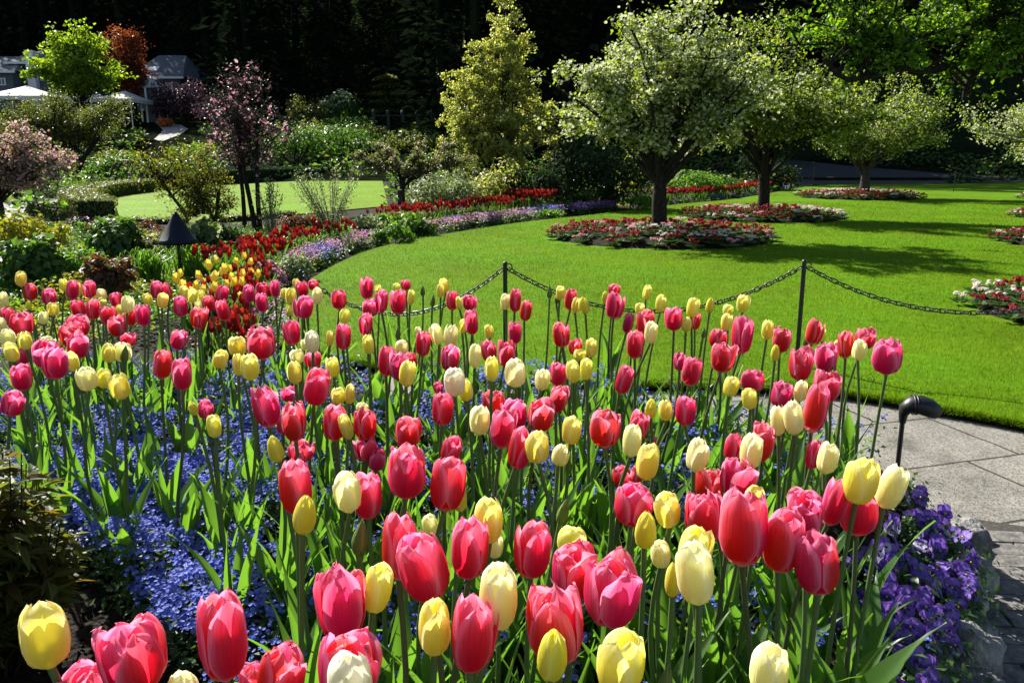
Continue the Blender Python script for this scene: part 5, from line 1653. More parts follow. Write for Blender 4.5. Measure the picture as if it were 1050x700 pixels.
# ground-covering green between the border plants: nobody could count it
def cover(name, pts, zmax, mat, dens, leaf, label, seed, mats=None):
    g_ = np.random.default_rng(seed)
    P = [G(x, y, 0) for x, y in pts]
    x0, x1 = min(p.x for p in P), max(p.x for p in P); y0, y1 = min(p.y for p in P), max(p.y for p in P)
    n = int((x1 - x0) * (y1 - y0) * dens)
    X = g_.uniform(x0, x1, n); Y = g_.uniform(y0, y1, n)
    ok = inside(P, X, Y); X, Y = X[ok], Y[ok]; n = len(X)
    hm = np.array([.55 + .9 * mnoise.noise(Vector((a * .9, b * .9, 4))) for a, b in zip(X, Y)])
    Z = zmax * np.clip(hm, .12, 1) * g_.random(n) ** .6
    nr = np.stack([g_.normal(0, .6, n), g_.normal(0, .6, n), np.ones(n)], 1)
    s = leaf * (.6 + .8 * g_.random(n))
    mb = MB()
    mi = 0
    if mats:
        t = np.array([mnoise.noise(Vector((a * .55 + 9, b * .55, 1))) for a, b in zip(X, Y)]) + g_.normal(0, .12, n)
        mi = np.digitize(t, [-.2, .12, .3][:len(mats) - 1])
    mb.scatter(LEAF2_V, LEAF2_F, np.stack([X, Y, Z], 1), frames(nr, None, g_), np.stack([s * .8, s, s], 1), mi if np.ndim(mi) else 0)
    return kind(mb.build(name, mats or mat, smooth=False), "stuff", label, "plants")
cover("border_ground_cover", [(-60, 262), (60, 236), (170, 246), (262, 238), (330, 236), (395, 226), (470, 220), (560, 216), (640, 208), (690, 203), (640, 212), (560, 221), (455, 236), (395, 246), (352, 262), (322, 280), (288, 296), (240, 322), (120, 330), (-60, 330)],
      .24, None, 420, .06, "mixed low greenery filling the left flower border", 60, [M_MIDG, M_BRIGHT, M_OLIVE, M_YELG])
cover("bed_back_greenery", [(-120, 300), (60, 296), (150, 300), (232, 318), (236, 352), (150, 356), (-160, 372)], .34, None, 900, .05, "leafy greenery behind the back rows of the tulip bed", 63, [M_DARK, M_MIDG, M_BRIGHT, M_YELG])
cover("far_ground_cover", [(-80, 236), (-80, 176), (60, 168), (150, 176), (300, 172), (420, 176), (560, 180), (700, 180), (812, 178), (812, 192), (690, 202), (560, 212), (440, 218), (395, 212), (400, 183), (300, 184), (150, 194), (98, 203), (60, 240)],
      .5, None, 9, .26, "low mixed planting round the far lawn", 61, [M_DARK, M_MIDG, M_OLIVE, M_BRIGHT])

# planting that clothes the rising ground up to the wood
def slope_cover():
    g_ = np.random.default_rng(62)
    n = 60000
    Y = g_.uniform(30, 104, n); X = g_.uniform(-1, 1, n) * (Y * .66)
    hm = np.array([mnoise.noise(Vector((a * .16, b * .16, 2))) for a, b in zip(X, Y)])
    hm2 = np.array([mnoise.noise(Vector((a * .45, b * .45, 5))) for a, b in zip(X, Y)])
    Z = np.array([terrain(a, b) for a, b in zip(X, Y)])
    a, b, _ = pix_np(X, Y, Z)
    ok = ~inside([(72, 226), (72, 204), (150, 193), (395, 181), (402, 214), (200, 232)], a, b)
    for q in ([(136, 172), (148, 150), (154, 118), (172, 118), (204, 128), (206, 148), (196, 160), (178, 176)], [(812, 194), (808, 163), (972, 176), (972, 190)], [(0, 104), (0, 92), (140, 92), (140, 104)]):
        ok &= ~inside(q, a, b)
    ok &= ~inside(lawn_pts, X, Y)
    ok &= ~((np.abs(X - D(75, 100, 80).x) < 14) & (Y > 70) & (Y < 100))
    X, Y, Z, hm, hm2 = X[ok], Y[ok], Z[ok], hm[ok], hm2[ok]; n = len(X)
    Z = Z + np.clip(.55 + 1.3 * hm2 + .5 * hm, .08, 1.5) * g_.random(n) ** .6
    s = .0042 * Y * (.7 + .8 * g_.random(n)) + .05
    mi = np.digitize(hm * .7 + hm2 * .6 + g_.normal(0, .12, n), [.05, .26, .42])
    nr = np.stack([g_.normal(0, .6, n), g_.normal(0, .6, n), np.ones(n)], 1)
    mb = MB(); mb.scatter(LEAF2_V, LEAF2_F, np.stack([X, Y, Z], 1), frames(nr, None, g_), np.stack([s * .85, s, s], 1), mi)
    kind(mb.build("slope_ground_cover", [M_DARK, M_MIDG, M_OLIVE, M_BRIGHT], smooth=False), "stuff", "mixed green planting covering the rising ground before the wood", "plants")
slope_cover()

# ---- drifts of small red tulips with pink and blue edging along the lawn
def edge_line(pts):
    return smooth_line([G(x, y, 0) for x, y in pts], 12)
def band(line, o0, o1, n, g_):
    P = np.array([(p.x, p.y) for p in line])
    seg = np.diff(P, axis=0); L = np.hypot(seg[:, 0], seg[:, 1]); cum = np.concatenate([[0], np.cumsum(L)])
    s = g_.random(n) * cum[-1]
    k = np.clip(np.searchsorted(cum, s) - 1, 0, len(seg) - 1)
    t = (s - cum[k]) / L[k]
    q = P[k] + seg[k] * t[:, None]
    nrm = np.stack([-seg[k, 1], seg[k, 0]], 1) / L[k][:, None]
    o = g_.uniform(o0, o1, n)
    return q + nrm * o[:, None], s
M_REDT = mat_leaf("red_border_tulip", [(.24, .008, .007), (.36, .013, .010), (.17, .007, .009), (.42, .05, .015)], (1.3, 1.1, 1), tfac=.42)
M_YELT = mat_leaf("yellow_border_tulip", [(.78, .62, .08), (.84, .70, .16)], (1.1, 1.05, .8), tfac=.42)
M_EPINK = mat_leaf("pink_edging", [(.60, .20, .36), (.72, .33, .48), (.78, .48, .58)], (1.1, 1, 1), tfac=.35)
M_EBLUE = mat_leaf("blue_edging", [(.16, .18, .55), (.24, .24, .62)], (1.1, 1, 1.1), tfac=.35)
M_ELIL = mat_leaf("lilac_edging", [(.24, .11, .36), (.34, .18, .46)], (1.1, 1, 1.1), tfac=.35)
# a border tulip: a cup of six small faces on a stalk with two leaves
cupV, cupF = [], []
for i, (z, r_) in enumerate([(0, .35), (.45, 1.0), (1.0, .62)]):
    for j in range(6):
        cupV.append((r_ * math.cos(j * 1.0472), r_ * math.sin(j * 1.0472), z + (.18 * (j % 2) if i == 2 else 0)))
for i in range(2):
    for j in range(6):
        cupF.append((i * 6 + j, i * 6 + (j + 1) % 6, (i + 1) * 6 + (j + 1) % 6, (i + 1) * 6 + j))
cupV, cupF = np.array(cupV), np.array(cupF)
STALK_V = np.array([(-.5, 0, 0), (.5, 0, 0), (.3, 0, 1), (-.3, 0, 1)]); STALK_F = np.array([(0, 1, 2, 3)])
tb = MB(); eb = MB()
def tulips_at(P, h, size, mat, g_):
    n = len(P)
    Z = h * (.82 + .3 * g_.random(n))
    tilt = frames(np.stack([g_.normal(0, .16, n), g_.normal(0, .16, n), np.ones(n)], 1), None, g_)
    s = size * (.8 + .4 * g_.random(n))
    tb.scatter(cupV, cupF, np.stack([P[:, 0], P[:, 1], Z], 1), tilt, np.stack([s * .42, s * .42, s], 1), mat)
    up = frames(np.tile([0, 0, 1.], (n, 1)), None, g_)
    tb.scatter(STALK_V, STALK_F, np.stack([P[:, 0], P[:, 1], np.zeros(n)], 1), up, np.stack([np.full(n, .012), np.ones(n), Z + .01], 1), 2)
    for _ in range(3):
        k = .16 + .12 * g_.random(n)
        nr = np.stack([g_.normal(0, 1, n), g_.normal(0, 1, n), np.full(n, .25)], 1)
        tb.scatter(LEAF2_V, LEAF2_F, np.stack([P[:, 0] + g_.normal(0, .02, n), P[:, 1] + g_.normal(0, .02, n), Z * .2], 1), frames(nr, np.stack([g_.normal(0, .3, n), g_.normal(0, .3, n), np.ones(n)], 1), g_), np.stack([k * .3, k, k], 1), 2)
def edging_at(P, h, s_, g_, n_each=9, lil=None, blue=.27):
    gate = np.array([mnoise.noise(Vector((a * 1.7 + 3, b * 1.7, 2.2))) for a, b in P]) + g_.normal(0, .15, len(P))
    P = P[gate > -.16]
    n = len(P)
    t = np.array([mnoise.noise(Vector((a * .8, b * .8, 6.6))) for a, b in P]) + g_.normal(0, .07, n)
    m_ = np.where(t > blue, 1, np.where(g_.random(n) < .16, 2, np.where(g_.random(n) < .14, 4, 0))) if lil is None else np.where(t > .1, 1, 2)
    Q = np.repeat(P, n_each, 0) + g_.normal(0, .045, (n * n_each, 2))
    Z = h * (.45 + .65 * g_.random(len(Q)))
    nr = np.stack([g_.normal(0, .5, len(Q)), g_.normal(-.2, .5, len(Q)), np.ones(len(Q))], 1)
    s = s_ * (.7 + .6 * g_.random(len(Q)))
    eb.scatter(FLOW_V, FLOW_F, np.stack([Q[:, 0], Q[:, 1], Z], 1), frames(nr, None, g_), np.stack([s, s, s * 1.4], 1), np.repeat(m_, n_each))
    k = int(len(Q) * .8)
    eb.scatter(LEAF2_V, LEAF2_F, np.stack([Q[:k, 0], Q[:k, 1], h * .7 * g_.random(k)], 1), frames(nr[:k], None, g_), np.full((k, 3), s_ * 4.5), 3)
g_ = np.random.default_rng(88)
A = edge_line([(286, 298), (318, 286), (350, 268), (390, 253)])
P, _ = band(A, .06, .46, 460, g_); edging_at(P, .26, .014, g_, blue=.5)
P, _ = band(A, .36, 1.15, 165, g_); tulips_at(P, .36, .075, 0, g_)
B = edge_line([(436, 243), (450, 241), (520, 230), (560, 225)])
P, _ = band(B, .05, .48, 440, g_); edging_at(P, .26, .016, g_)
P, _ = band(B, .5, 1.5, 170, g_); tulips_at(P, .42, .085, 0, g_)
C_ = edge_line([(566, 224), (600, 221), (640, 216)])
P, _ = band(C_, .08, .6, 260, g_); edging_at(P, .26, .02, g_, lil=True)
P, s_ = band(edge_line([(564, 224), (592, 222)]), .6, 1.8, 110, g_); tulips_at(P, .5, .10, 0, g_)
E_ = edge_line([(690, 210), (760, 203), (818, 193)])
P, _ = band(E_, .1, 1.2, 520, g_); tulips_at(P, .32, .10, 0, g_)
P, _ = band(E_, .05, .35, 160, g_); edging_at(P, .2, .022, g_, lil=True)
# the red and yellow drift beside the cone lamp
n = 110
P = np.stack([g_.uniform(186, 276, n), g_.uniform(266, 302, n)], 1)
P = P[(P[:, 1] > 300 - (P[:, 0] - 180) * .42) | (P[:, 0] > 250)]
W_ = np.array([tuple(G(a, b, .36))[:2] for a, b in P]); tulips_at(W_, .33, .07, 0, g_)
W_ = np.array([tuple(G(a, b, .43))[:2] for a, b in FAR_YELLOW]); tulips_at(W_, .40, .075, 1, g_)
n = 260
P = np.stack([g_.uniform(205, 290, n), g_.uniform(288, 352, n)], 1)
W_ = np.array([tuple(G(a, b, .2))[:2] for a, b in P]); edging_at(W_, .24, .011, g_)
n = 60
P = np.stack([g_.uniform(205, 262, n), g_.uniform(318, 345, n)], 1)
W_ = np.array([tuple(G(a, b, .3))[:2] for a, b in P]); tulips_at(W_, .32, .065, 0, g_)
kind(tb.build("border_tulips", [M_REDT, M_YELT, M_MIDG], smooth=False), "stuff", "drifts of small red tulips, a few yellow, along the far border", "tulips")
kind(eb.build("edging_flowers", [M_EPINK, M_EBLUE, M_ELIL, M_MIDG, M_APPLEB], smooth=False), "stuff", "pink, blue and lilac edging flowers along the curved lawn edge", "flowers")

# ---- clipped hedges round the far lawn
def hedge(label, pts, w, h, mat, seed, z=0.0, name="hedge"):
    g_ = np.random.default_rng(seed)
    L = smooth_line([(p[0], p[1], 0) for p in pts], 6)
    c = L[len(L) // 2].copy(); c.z = z
    g = thing(name, label, "hedge", c, "clipped hedges round the far lawn")
    core = MB(); V = []
    for i, p in enumerate(L):
        t = (L[min(i + 1, len(L) - 1)] - L[max(i - 1, 0)]).normalized()
        nrm = Vector((-t.y, t.x, 0)) * w / 2 * .86
        for s_, zz in ((-1, 0), (-1, h * .9), (1, h * .9), (1, 0)):
            q = p + nrm * s_ - c
            V.append((q.x, q.y, zz))
    m_ = len(L)
    F = [(i * 4 + a, i * 4 + a + 1, i * 4 + a + 5, i * 4 + a + 4) for i in range(m_ - 1) for a in range(3)]
    core.add(V, F); core.add(V, [(0, 1, 2, 3), (m_ * 4 - 1, m_ * 4 - 2, m_ * 4 - 3, m_ * 4 - 4)])
    core.build("branches", M_DARK, g, smooth=False)
    P = np.array([(p.x, p.y) for p in L]); seg = np.diff(P, axis=0); ln = np.hypot(seg[:, 0], seg[:, 1])
    n = int(ln.sum() * (w + 2 * h) * 260)
    k = g_.choice(len(seg), n, p=ln / ln.sum()); t = g_.random(n)
    q = P[k] + seg[k] * t[:, None]
    nrm = np.stack([-seg[k, 1], seg[k, 0]], 1) / ln[k][:, None]
    side = g_.random(n) * (w + 2 * h)
    off = np.where(side < h, -w / 2, np.where(side < h + w, side - h - w / 2, w / 2))
    zz = np.where(side < h, side, np.where(side < h + w, h, side - h - w))
    nr3 = np.where((side < h)[:, None], np.c_[-nrm, np.zeros(n)], np.where((side < h + w)[:, None], np.tile([0, 0, 1.], (n, 1)), np.c_[nrm, np.zeros(n)]))
    q = q + nrm * off[:, None]
    nr3 = nr3 + g_.normal(0, .4, (n, 3))
    # both ends are leafy too
    for e0, e1 in ((0, 1), (-1, -2)):
        ne = int(w * h * 500) + 20
        dv = P[e0] - P[e1]; dv = dv / np.hypot(*dv); pv = np.array([-dv[1], dv[0]])
        q = np.r_[q, P[e0] + dv * .03 + pv * g_.uniform(-w / 2, w / 2, (ne, 1))]; zz = np.r_[zz, g_.uniform(0, h, ne)]
        nr3 = np.r_[nr3, np.c_[np.tile(dv, (ne, 1)), np.full(ne, .3)] + g_.normal(0, .4, (ne, 3))]
    n = len(q)
    s = .07 * (.6 + .8 * g_.random(n))
    lm = MB(); lm.scatter(LEAF2_V, LEAF2_F, np.c_[q - np.array([c.x, c.y]), zz] + g_.normal(0, .02, (n, 3)), frames(nr3, None, g_), np.stack([s, s, s], 1))
    lm.build("foliage", mat, g, smooth=False)
gp = lambda a: [G(x, y, 0) for x, y in a]
hedge("low clipped hedge curving round the far lawn's left end", gp([(150, 197), (110, 202), (86, 210), (84, 219), (100, 226)]), .9, .5, M_OLIVE, 201)
hedge("long low clipped hedge along the far lawn's back edge", gp([(158, 195), (230, 188.5), (300, 184.5), (395, 182.5)]), 1.0, .75, M_DARK, 202)
hedge("low dark hedge along the far lawn's near edge", gp([(104, 229), (200, 229), (300, 222)]), .3, .12, M_OLIVE, 203)
hedge("straight dark hedge behind the far lawn, below the pergola", gp([(150, 184), (260, 178), (400, 176)]), 1.2, 1.0, M_MIDG, 204)
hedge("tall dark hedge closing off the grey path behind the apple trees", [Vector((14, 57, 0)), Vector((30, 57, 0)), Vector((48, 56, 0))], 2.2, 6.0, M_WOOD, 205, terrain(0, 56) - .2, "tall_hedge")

# ---- shrubs on the slope and in front of the wood
def far_shrub(name, label, px, pyb, wpx, hpx, mat, n, leaf_px, seed, **kw):
    b = T(px, pyb); k = b.y / FPX
    return shrub(name, label, (b.x, b.y, b.z - .1), wpx / 2 * k * 1.08, hpx * k * 1.12, mat, n, leaf_px * k, seed, group="shrubs on the slope before the wood", **kw)
far_shrub("purple_bush", "round plum-purple bush beside the path up to the house", 186, 128, 52, 42, M_PURPLE, 2600, 3, 301)
far_shrub("rhododendron", "pale flowering rhododendron on the slope below the dark wood", 345, 132, 40, 34, M_MIDG, 1300, 3, 302, flower=M_APPLEB, nfl=260, fsize=.22)
far_shrub("rhododendron", "yellow-green rhododendron left of the pale flowering one", 316, 135, 44, 32, M_OLIVE, 1300, 3, 303)
far_shrub("bush", "dark round bush below the wood, left of the tall amber shrub", 324, 104, 26, 20, M_DARK, 700, 3, 304)
far_shrub("amber_bush", "tall narrow amber shrub in front of the dark wood", 344, 110, 18, 52, M_ORANGE, 1100, 3, 305)
far_shrub("bush", "dark dome-shaped bush by the pergola's right end", 440, 124, 28, 24, M_DARK, 700, 3, 306)
far_shrub("slope_planting", "lush green planting below the pergola", 350, 158, 90, 26, M_MIDG, 2400, 3, 307)
far_shrub("slope_planting", "green planting behind the magnolia's crown", 300, 166, 70, 34, M_MIDG, 1900, 3, 308)
far_shrub("slope_planting", "bright green bank beside the path up to the house", 200, 162, 44, 12, M_BRIGHT, 1200, 3, 309)
far_shrub("slope_planting", "amber-flowered planting below the path up to the house", 128, 168, 64, 14, M_ORANGE, 1500, 3, 310)
far_shrub("slope_planting", "grey-green planting left of the far lawn's hedge", 60, 182, 60, 26, M_DARK, 1500, 3, 311)
far_shrub("slope_planting", "dark planting along the pale path's far side", 20, 206, 80, 24, M_DARK, 1700, 3, 312)
far_shrub("slope_planting", "green planting between the path and the far hedge", 120, 186, 60, 24, M_MIDG, 1500, 3, 313)
far_shrub("orange_flowers", "small patch of orange flowers beside the path up to the house", 169, 131, 16, 9, M_MIDG, 200, 2, 314, flower=mat_leaf("orange_flower", [(.62, .12, .02), (.70, .2, .03)], (1.1, 1, 1), tfac=.35), nfl=260, fsize=.22)
far_shrub("slope_planting", "dusky planting right of the purple bush by the path", 226, 140, 50, 30, M_PURPLE, 1500, 3, 315)
far_shrub("slope_planting", "shaded planting left of the conical tree", 430, 160, 90, 20, M_OLIVE, 1800, 3, 316)
far_shrub("slope_planting", "sunny yellow-green planting right of the conical tree", 585, 160, 60, 30, M_OLIVE, 1500, 3, 317)
# layered conifer
def layered():
    b = T(398, 128); k = b.y / FPX
    g = thing("layered_conifer", "small layered conifer with flat sunlit tiers before the dark wood", "tree", b)
    w = MB(); tube(w, [(0, 0, -.2), (.1, 0, 20 * k), (0, 0, 46 * k)], [.18, .14, .06], 7); w.build("trunk", M_BARK, g)
    g_ = np.random.default_rng(9); lm = MB()
    for z, rx, dx in ((43, 11, 0), (36, 13, 2), (28, 17, -2), (21, 20, 3), (12, 17, -4)):
        n = 500
        a = g_.uniform(0, 6.28, n); q = np.sqrt(g_.random(n)) * rx * k
        P = np.stack([q * np.cos(a) + dx * k, q * np.sin(a), z * k + (1 - q / (rx * k)) * 4 * k + g_.normal(0, .5 * k, n)], 1)
        s = 3.0 * k * (.6 + .8 * g_.random(n))
        lm.scatter(LEAF2_V, LEAF2_F, P, frames(np.stack([g_.normal(0, .35, n), g_.normal(0, .35, n), np.ones(n)], 1), None, g_), np.stack([s, s, s], 1))
    lm.build("crown", M_OLIVE, g, smooth=False)
layered()
# pergola of dark posts
def pergola():
    a, b = T(384, 140), T(458, 140)
    Y = (a.y + b.y) / 2; k = Y / FPX
    g = thing("pergola", "row of dark green pergola posts joined by a thin rail before the wood", "pergola", a)
    n = 6
    for i in range(n):
        m_ = MB(); x = (b.x - a.x) * i / (n - 1)
        box(m_, x - .12, x + .12, -.12, .12, -.3, 22 * k); lathe(m_, [(.17, 22 * k), (.17, 22 * k + .15), (.02, 22 * k + .35)], 8, 0, (x, 0, 0))
        m_.build("post", M_DGREEN, g, smooth=False)
    m_ = MB(); box(m_, -.2, b.x - a.x + .2, -.06, .06, 19.5 * k, 20.6 * k); m_.build("rail", M_DGREEN, g, smooth=False)
M_DGREEN = mat_plain("dark_green_paint", (.02, .045, .03), rough=.6, noise=.3)
pergola()
# garden arch and bench near the small lawn
def arch():
    c = G(128, 196, 0); k = c.y / FPX
    g = thing("garden_arch", "thin dark metal garden arch on the slope left of the far lawn", "arch", c)
    m_ = MB()
    for dy in (0, .5):
        tube(m_, [(math.cos(t) * 15 * k, dy, max(0, math.sin(t)) * 30 * k) for t in np.linspace(0, math.pi, 16)], .04, 5)
    m_.build("hoops", M_BLACK, g)
    m_ = MB()
    for i in range(10):
        t = math.pi * (i + .5) / 10
        m_ = MB(); tube(m_, [(math.cos(t) * 15 * k, 0, math.sin(t) * 30 * k), (math.cos(t) * 15 * k, .5, math.sin(t) * 30 * k)], .025, 4); m_.build("rung", M_BLACK, g)
arch()
def bench():
    c = G(427, 210, 0); k = c.y / FPX
    g = thing("garden_bench", "dark slatted garden bench half hidden behind the umbrella-shaped tree's trunk", "bench", c)
    w = 36 * k; h = 22 * k
    m_ = MB()
    for i in range(9):
        x = w * (i / 8 - .5) * .94
        box(m_, x - .03, x + .03, .24, .27, .46, .9)
    box(m_, -w / 2, w / 2, .235, .275, .86, .94); m_.build("backrest", M_DKWOOD, g, smooth=False)
    m_ = MB()
    for i in range(5):
        box(m_, -w / 2, w / 2, -.25 + i * .1, -.17 + i * .1, .43, .455)
    m_.build("seat", M_DKWOOD, g, smooth=False)
    for s_ in (-1, 1):
        for y in (-.22, .24):
            m_ = MB(); box(m_, s_ * w * .46 - .035, s_ * w * .46 + .035, y - .035, y + .03, 0, .425 if y < 0 else .86); m_.build("leg", M_DKWOOD, g, smooth=False)
M_DKWOOD = mat_plain("weathered_dark_wood", (.035, .032, .032), rough=.7, noise=.4)
bench()
def marker(label, px, pyb, hpx, cat="post"):
    c = G(px, pyb, 0); k = c.y / FPX
    g = thing("path_bollard", label, cat, c, "slim pale bollards by the pale path")
    m_ = MB(); tube(m_, [(0, 0, -.05), (0, 0, hpx * k * .8)], [.05, .05], 8); m_.build("post", M_GREYPAINT, g)
    m_ = MB(); lathe(m_, [(.075, hpx * k * .78), (.085, hpx * k * .95), (.03, hpx * k)], 10); m_.build("cap", M_GREYPAINT, g)
M_GREYPAINT = mat_plain("grey_paint", (.25, .30, .31), rough=.5)
marker("slim grey bollard at the pale path's edge, nearer the left edge of the picture", 30, 213, 12)
marker("slim grey bollard where the pale path meets the curved hedge", 66, 208, 15)

# ================================================================== the house and tents
M_ROOF = mat_plain("slate_roof", (.12, .135, .15), rough=.85, spec=.15, noise=.25, nscale=3)
M_WALLB = mat_plain("blue_grey_wall", (.10, .125, .15), rough=.8, noise=.15, nscale=1.5)
M_WHITE = mat_plain("white_paint", (.78, .80, .82), rough=.6)
M_TENT = mat_leaf("white_canvas", [(.80, .80, .79)], (1, 1, 1), tfac=.25, rough=.7)
M_GLASS = mat_plain("window_glass", (.05, .06, .07), rough=.08, spec=.8)
def hip(mb, x0, x1, y0, y1, z0, z1, inset, over=.6):
    V = [(x0 - over, y0 - over, z0), (x1 + over, y0 - over, z0), (x1 + over, y1 + over, z0), (x0 - over, y1 + over, z0), (x0 + inset, (y0 + y1) / 2, z1), (x1 - inset, (y0 + y1) / 2, z1)]
    mb.add(V, [(0, 1, 5, 4), (2, 3, 4, 5)]); mb.add(V, [(1, 2, 5), (3, 0, 4)]); mb.add(V, [(0, 3, 2, 1)])
def house(label, x0p, x1p, Y, top, eave, foot, inset_px, depth, windows, chimney=None, skylight=None):
    k = Y / FPX
    a = D(x0p, eave, Y); b = D(x1p, eave, Y)
    zt, ze, zf = D(x0p, top, Y + depth / 2).z, a.z, D(x0p, foot, Y).z - 1.5
    g = thing("house", label, "house", (a.x, Y, zf))
    W = b.x - a.x
    m_ = MB(); box(m_, 0, W, 0, depth, 0, ze - zf); m_.build("wall", M_WALLB, g, smooth=False)
    m_ = MB(); hip(m_, 0, W, 0, depth, ze - zf + .003, zt - zf, inset_px * k); rf = m_.build("roof", M_ROOF, g, smooth=False)
    m_ = MB(); box(m_, -.65, W + .65, -.72, -.58, ze - zf - .22, ze - zf - .01); m_.build("gutter", M_WHITE, g, smooth=False)
    for wx, wy, ww, wh in windows:
        p = D(wx, wy, Y)
        fr = MB(); cx, cz = p.x - a.x, p.z - zf
        hw, hh = ww / 2 * k, wh / 2 * k
        for x0, x1, z0, z1 in ((-hw, hw, hh - .1, hh), (-hw, hw, -hh, -hh + .1), (-hw, -hw + .1, -hh + .1, hh - .1), (hw - .1, hw, -hh + .1, hh - .1), (-.04, .04, -hh + .1, hh - .1)):
            box(fr, cx + x0, cx + x1, -.10, -.003, cz + z0, cz + z1)
        f = fr.build("window", M_WHITE, g, smooth=False)
        pn = MB(); pn.add([(cx - hw + .08, -.03, cz - hh + .08), (cx + hw - .08, -.03, cz - hh + .08), (cx + hw - .08, -.03, cz + hh - .08), (cx - hw + .08, -.03, cz + hh - .08)], [(0, 1, 2, 3)])
        pn.build("pane", M_GLASS, f, smooth=False)
    if chimney:
        cx, w_, ytop, ybot = chimney
        p, q = D(cx, ytop, Y - .5), D(cx, ybot, Y - .5)
        m_ = MB(); box(m_, p.x - a.x - w_ / 2 * k, p.x - a.x + w_ / 2 * k, -.9, -.75 + .5, 0, p.z - zf); m_.build("chimney", M_WHITE, g, smooth=False)
    if skylight:
        sx, sy, sw, sh = skylight
        # lies on the front slope of the roof
        rise = (zt - ze); run = depth / 2 + .6
        p = D(sx, sy, Y + depth * .2)
        t = max(.1, min(.8, (p.z - ze) / rise)); y = -.6 + run * t
        up = Vector((0, run, rise)).normalized(); cx = p.x - a.x
        n_ = Vector((0, -rise, run)).normalized()
        c = Vector((cx, y, ze - zf + rise * t)) + n_ * .12
        hw = sw / 2 * k; hh = sh / 2 * k * 1.1
        m_ = MB()
        for sg, thick, nm in ((1.0, 0, 0),):
            V = [c + Vector((-hw, 0, 0)) - up * hh, c + Vector((hw, 0, 0)) - up * hh, c + Vector((hw, 0, 0)) + up * hh, c + Vector((-hw, 0, 0)) + up * hh]
            V2 = [v - n_ * .2 for v in V]
            m_.add([tuple(v) for v in V + V2], [(0, 1, 2, 3), (0, 4, 5, 1), (1, 5, 6, 2), (2, 6, 7, 3), (3, 7, 4, 0)])
        sk = m_.build("skylight", M_WHITE, rf, smooth=False)
    return g
house("grey-roofed house wing with a white chimney behind the lime-green maple", 14, 62, 86, 49, 64, 96, 12, 9, [(20, 78, 7, 8), (46, 78, 9, 9)], chimney=(31, 8, 52, 96))
house("grey-roofed house wing with a bright skylight, right of the rust-red tree", 138, 184, 88, 57, 79, 98, 8, 9, [(148, 89, 8, 9), (172, 90, 10, 9)], skylight=(161, 72, 9, 9))
house("long low roof of the house at the far left edge", -40, 12, 84, 58, 73, 98, 10, 9, [(2, 84, 8, 7)])
def kiosk():
    c = D(158, 108, 80); c.z = terrain(c.x, c.y); k = c.y / FPX
    g = thing("kiosk", "small kiosk with a pale bell-shaped roof before the right house wing", "kiosk", c)
    zt = D(158, 79, 80).z - c.z; ze = D(158, 91, 80).z - c.z
    m_ = MB(); lathe(m_, [(13 * k, ze), (12.6 * k, ze + .12), (9.5 * k, ze + .25 * (zt - ze)), (7.5 * k, ze + .55 * (zt - ze)), (5 * k, ze + .8 * (zt - ze)), (.15, zt)], 8); m_.build("roof", mat_plain("pale_metal_roof", (.50, .53, .55), rough=.5), g, smooth=False)
    m_ = MB(); lathe(m_, [(9 * k, -.5), (9 * k, ze), (0.01, ze)], 8); m_.build("wall", M_WALLB, g, smooth=False)
    for i in range(6):
        a = i * math.pi / 3 + .3
        m_ = MB(); tube(m_, [(11.5 * k * math.cos(a), 11.5 * k * math.sin(a), -.5), (11.5 * k * math.cos(a), 11.5 * k * math.sin(a), ze)], .1, 6); m_.build("post", M_WHITE, g)
kiosk()
def tent(label, x0p, x1p, pxt, top, eave, Y, depth=6):
    a, b, t = D(x0p, eave, Y), D(x1p, eave, Y), D(pxt, top, Y + depth / 2)
    zf = terrain(a.x, Y)
    g = thing("white_tent", label, "tent", (a.x, Y, zf), "white canvas tents before the house")
    W = b.x - a.x; ze = a.z - zf; zt = t.z - zf
    m_ = MB(); n = 12
    V = []
    for j in range(n + 1):
        v = j / n
        for i in range(n + 1):
            u = i / n
            e = max(abs(2 * u - 1), abs(2 * v - 1))
            V.append((u * W, v * depth, ze + (zt - ze) * (1 - e) ** 1.3))
    m_.add(V, grid_faces(n, n))
    m_.add([(0, 0, ze - .3), (W, 0, ze - .3), (W, 0, ze), (0, 0, ze)], [(0, 1, 2, 3)]); m_.add([(W, 0, ze - .3), (W, depth, ze - .3), (W, depth, ze), (W, 0, ze)], [(0, 1, 2, 3)])
    m_.build("canopy", M_TENT, g, smooth=False)
    for x in (0.06, W - .06):
        for y in (.06, depth - .06):
            m_ = MB(); tube(m_, [(x, y, -.3), (x, y, ze)], .06, 6); m_.build("post", M_WHITE, g)
tent("wide white tent roof at the left edge before the house", -30, 46, 6, 88, 98, 74)
tent("white tent roof right of the lime-green maple's trunk", 92, 134, 104, 93, 101, 74)
tent("white tent roof behind the lime-green maple's trunk", 48, 94, 70, 90, 101, 77)

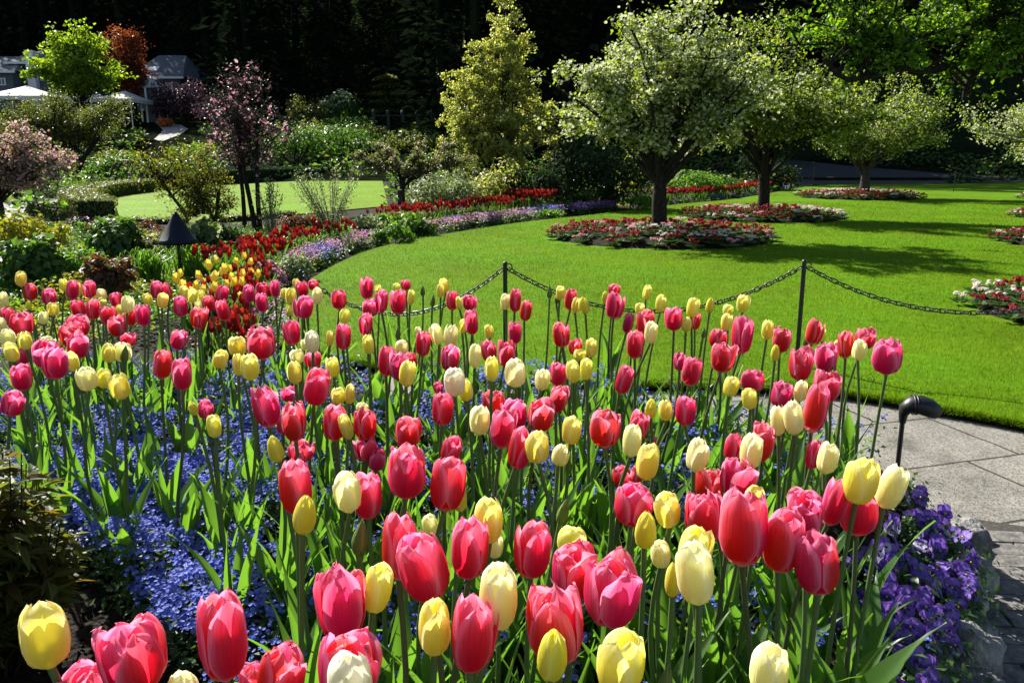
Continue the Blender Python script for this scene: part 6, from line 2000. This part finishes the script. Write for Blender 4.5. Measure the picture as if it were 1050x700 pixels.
# ================================================================== the dark wood behind
def conifer_into(wood, leaf, x, y, z, h, rad, seed, dens=1.0, size=.30):
    g_ = np.random.default_rng(seed)
    tube(wood, [(x, y, z - 1), (x + g_.normal(0, .2), y, z + h * .5), (x, y, z + h)], [rad * .10 + .1, rad * .06 + .05, .03], 6)
    n = int(1500 * dens)
    t = g_.random(n) ** .75
    a = g_.uniform(0, 6.28, n)
    tier = 1 + .22 * np.sin(t * 46 + g_.uniform(0, 6)) + g_.normal(0, .1, n)
    R_ = rad * (1 - t) ** .8 * tier
    q = R_ * np.sqrt(.25 + .75 * g_.random(n))
    P = np.stack([x + q * np.cos(a), y + q * np.sin(a), z + h * (.06 + .94 * t) - q * .28], 1)
    ax = np.stack([np.cos(a), np.sin(a), np.full(n, -.45) + g_.normal(0, .2, n)], 1)
    nr = np.stack([g_.normal(0, .4, n), g_.normal(0, .4, n), np.ones(n)], 1)
    s = (rad * size) * (.6 + .7 * g_.random(n)) * (1 - .55 * t)
    leaf.scatter(LEAF2_V, LEAF2_F, P, frames(nr, ax, g_), np.stack([s * .75, s, s], 1))
fr = random.Random(4)
wood, leaf = MB(), MB()
for row_, (y0, n, h0) in enumerate([(104, 44, 25), (114, 44, 28), (124, 44, 30), (136, 40, 30), (150, 40, 30)]):
    for i in range(n):
        x = -105 + 210 * (i + fr.uniform(.15, .85)) / n
        y = y0 + fr.uniform(-3, 3)
        if row_ == 0 and x > 14:
            y = 72 + fr.uniform(-4, 4)
        if row_ == 0 and -46 < x <= 14:
            y = (70 if x > -6 else 86) + fr.uniform(-4, 4) if x > -28 else 107
        conifer_into(wood, leaf, x, y, terrain(x, y), (h0 if y > 80 else 35) * fr.uniform(.85, 1.2), fr.uniform(3.6, 5.2), 1000 + row_ * 100 + i, .55)
for i in range(9):
    x = -5 + 2.2 * i
    conifer_into(wood, leaf, x, 63 + fr.uniform(-1.5, 1.5), terrain(x, 63), 25 * fr.uniform(.9, 1.15), fr.uniform(3.6, 4.6), 1900 + i, .7)
leaf.v += wood.v; off = leaf.n
leaf.f += [f + off for f in wood.f]; leaf.m += [m_ for m_ in wood.m]; leaf.uv += wood.uv; leaf.n += wood.n
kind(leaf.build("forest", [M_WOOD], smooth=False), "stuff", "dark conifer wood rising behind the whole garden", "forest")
CONIFER_ROW = 1
def conifer(label, px, pyb, wpx, hpx, mat, seed, group="dark trees at the wood's edge"):
    b = T(px, pyb); k = b.y / FPX
    g = thing("conifer_tree", label, "tree", b, group)
    w, l = MB(), MB()
    conifer_into(w, l, 0, 0, 0, hpx * k, wpx / 2 * k, seed, 4.5, .16)
    w.build("trunk", M_BARK, g); l.build("crown", mat, g, smooth=False)
conifer("faintly lit dark conifer above the pale rhododendron at the wood's edge", 330, 118, 56, 150, M_DARK, 501)
conifer("dark broad conifer between the magnolia and the tall amber shrub", 285, 120, 74, 100, M_DARK, 502)
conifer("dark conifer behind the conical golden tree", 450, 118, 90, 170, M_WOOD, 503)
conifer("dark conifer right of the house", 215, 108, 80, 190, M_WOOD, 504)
conifer("dim bluish conifer with drooping boughs left of the conical golden tree", 420, 120, 62, 130, M_DARK, 505)
conifer("dim conifer directly behind the layered conifer", 385, 116, 70, 150, M_DARK, 506)
conifer("dim slender conifer above the purple bush", 245, 118, 48, 120, M_DARK, 507)
far_shrub("slope_planting", "mid-green shrubs left of the pergola", 352, 144, 60, 22, M_MIDG, 1700, 3, 318)
far_shrub("slope_planting", "olive shrubs right of the magnolia's crown", 322, 152, 44, 26, M_OLIVE, 1500, 3, 319)
far_shrub("slope_planting", "dull green shrub in front of the pergola's left posts", 378, 150, 46, 18, M_OLIVE, 1300, 3, 320)
far_shrub("slope_planting", "bright fresh shrub on the slope behind the twiggy shrub", 335, 166, 46, 16, M_BRIGHT, 1200, 3, 321)
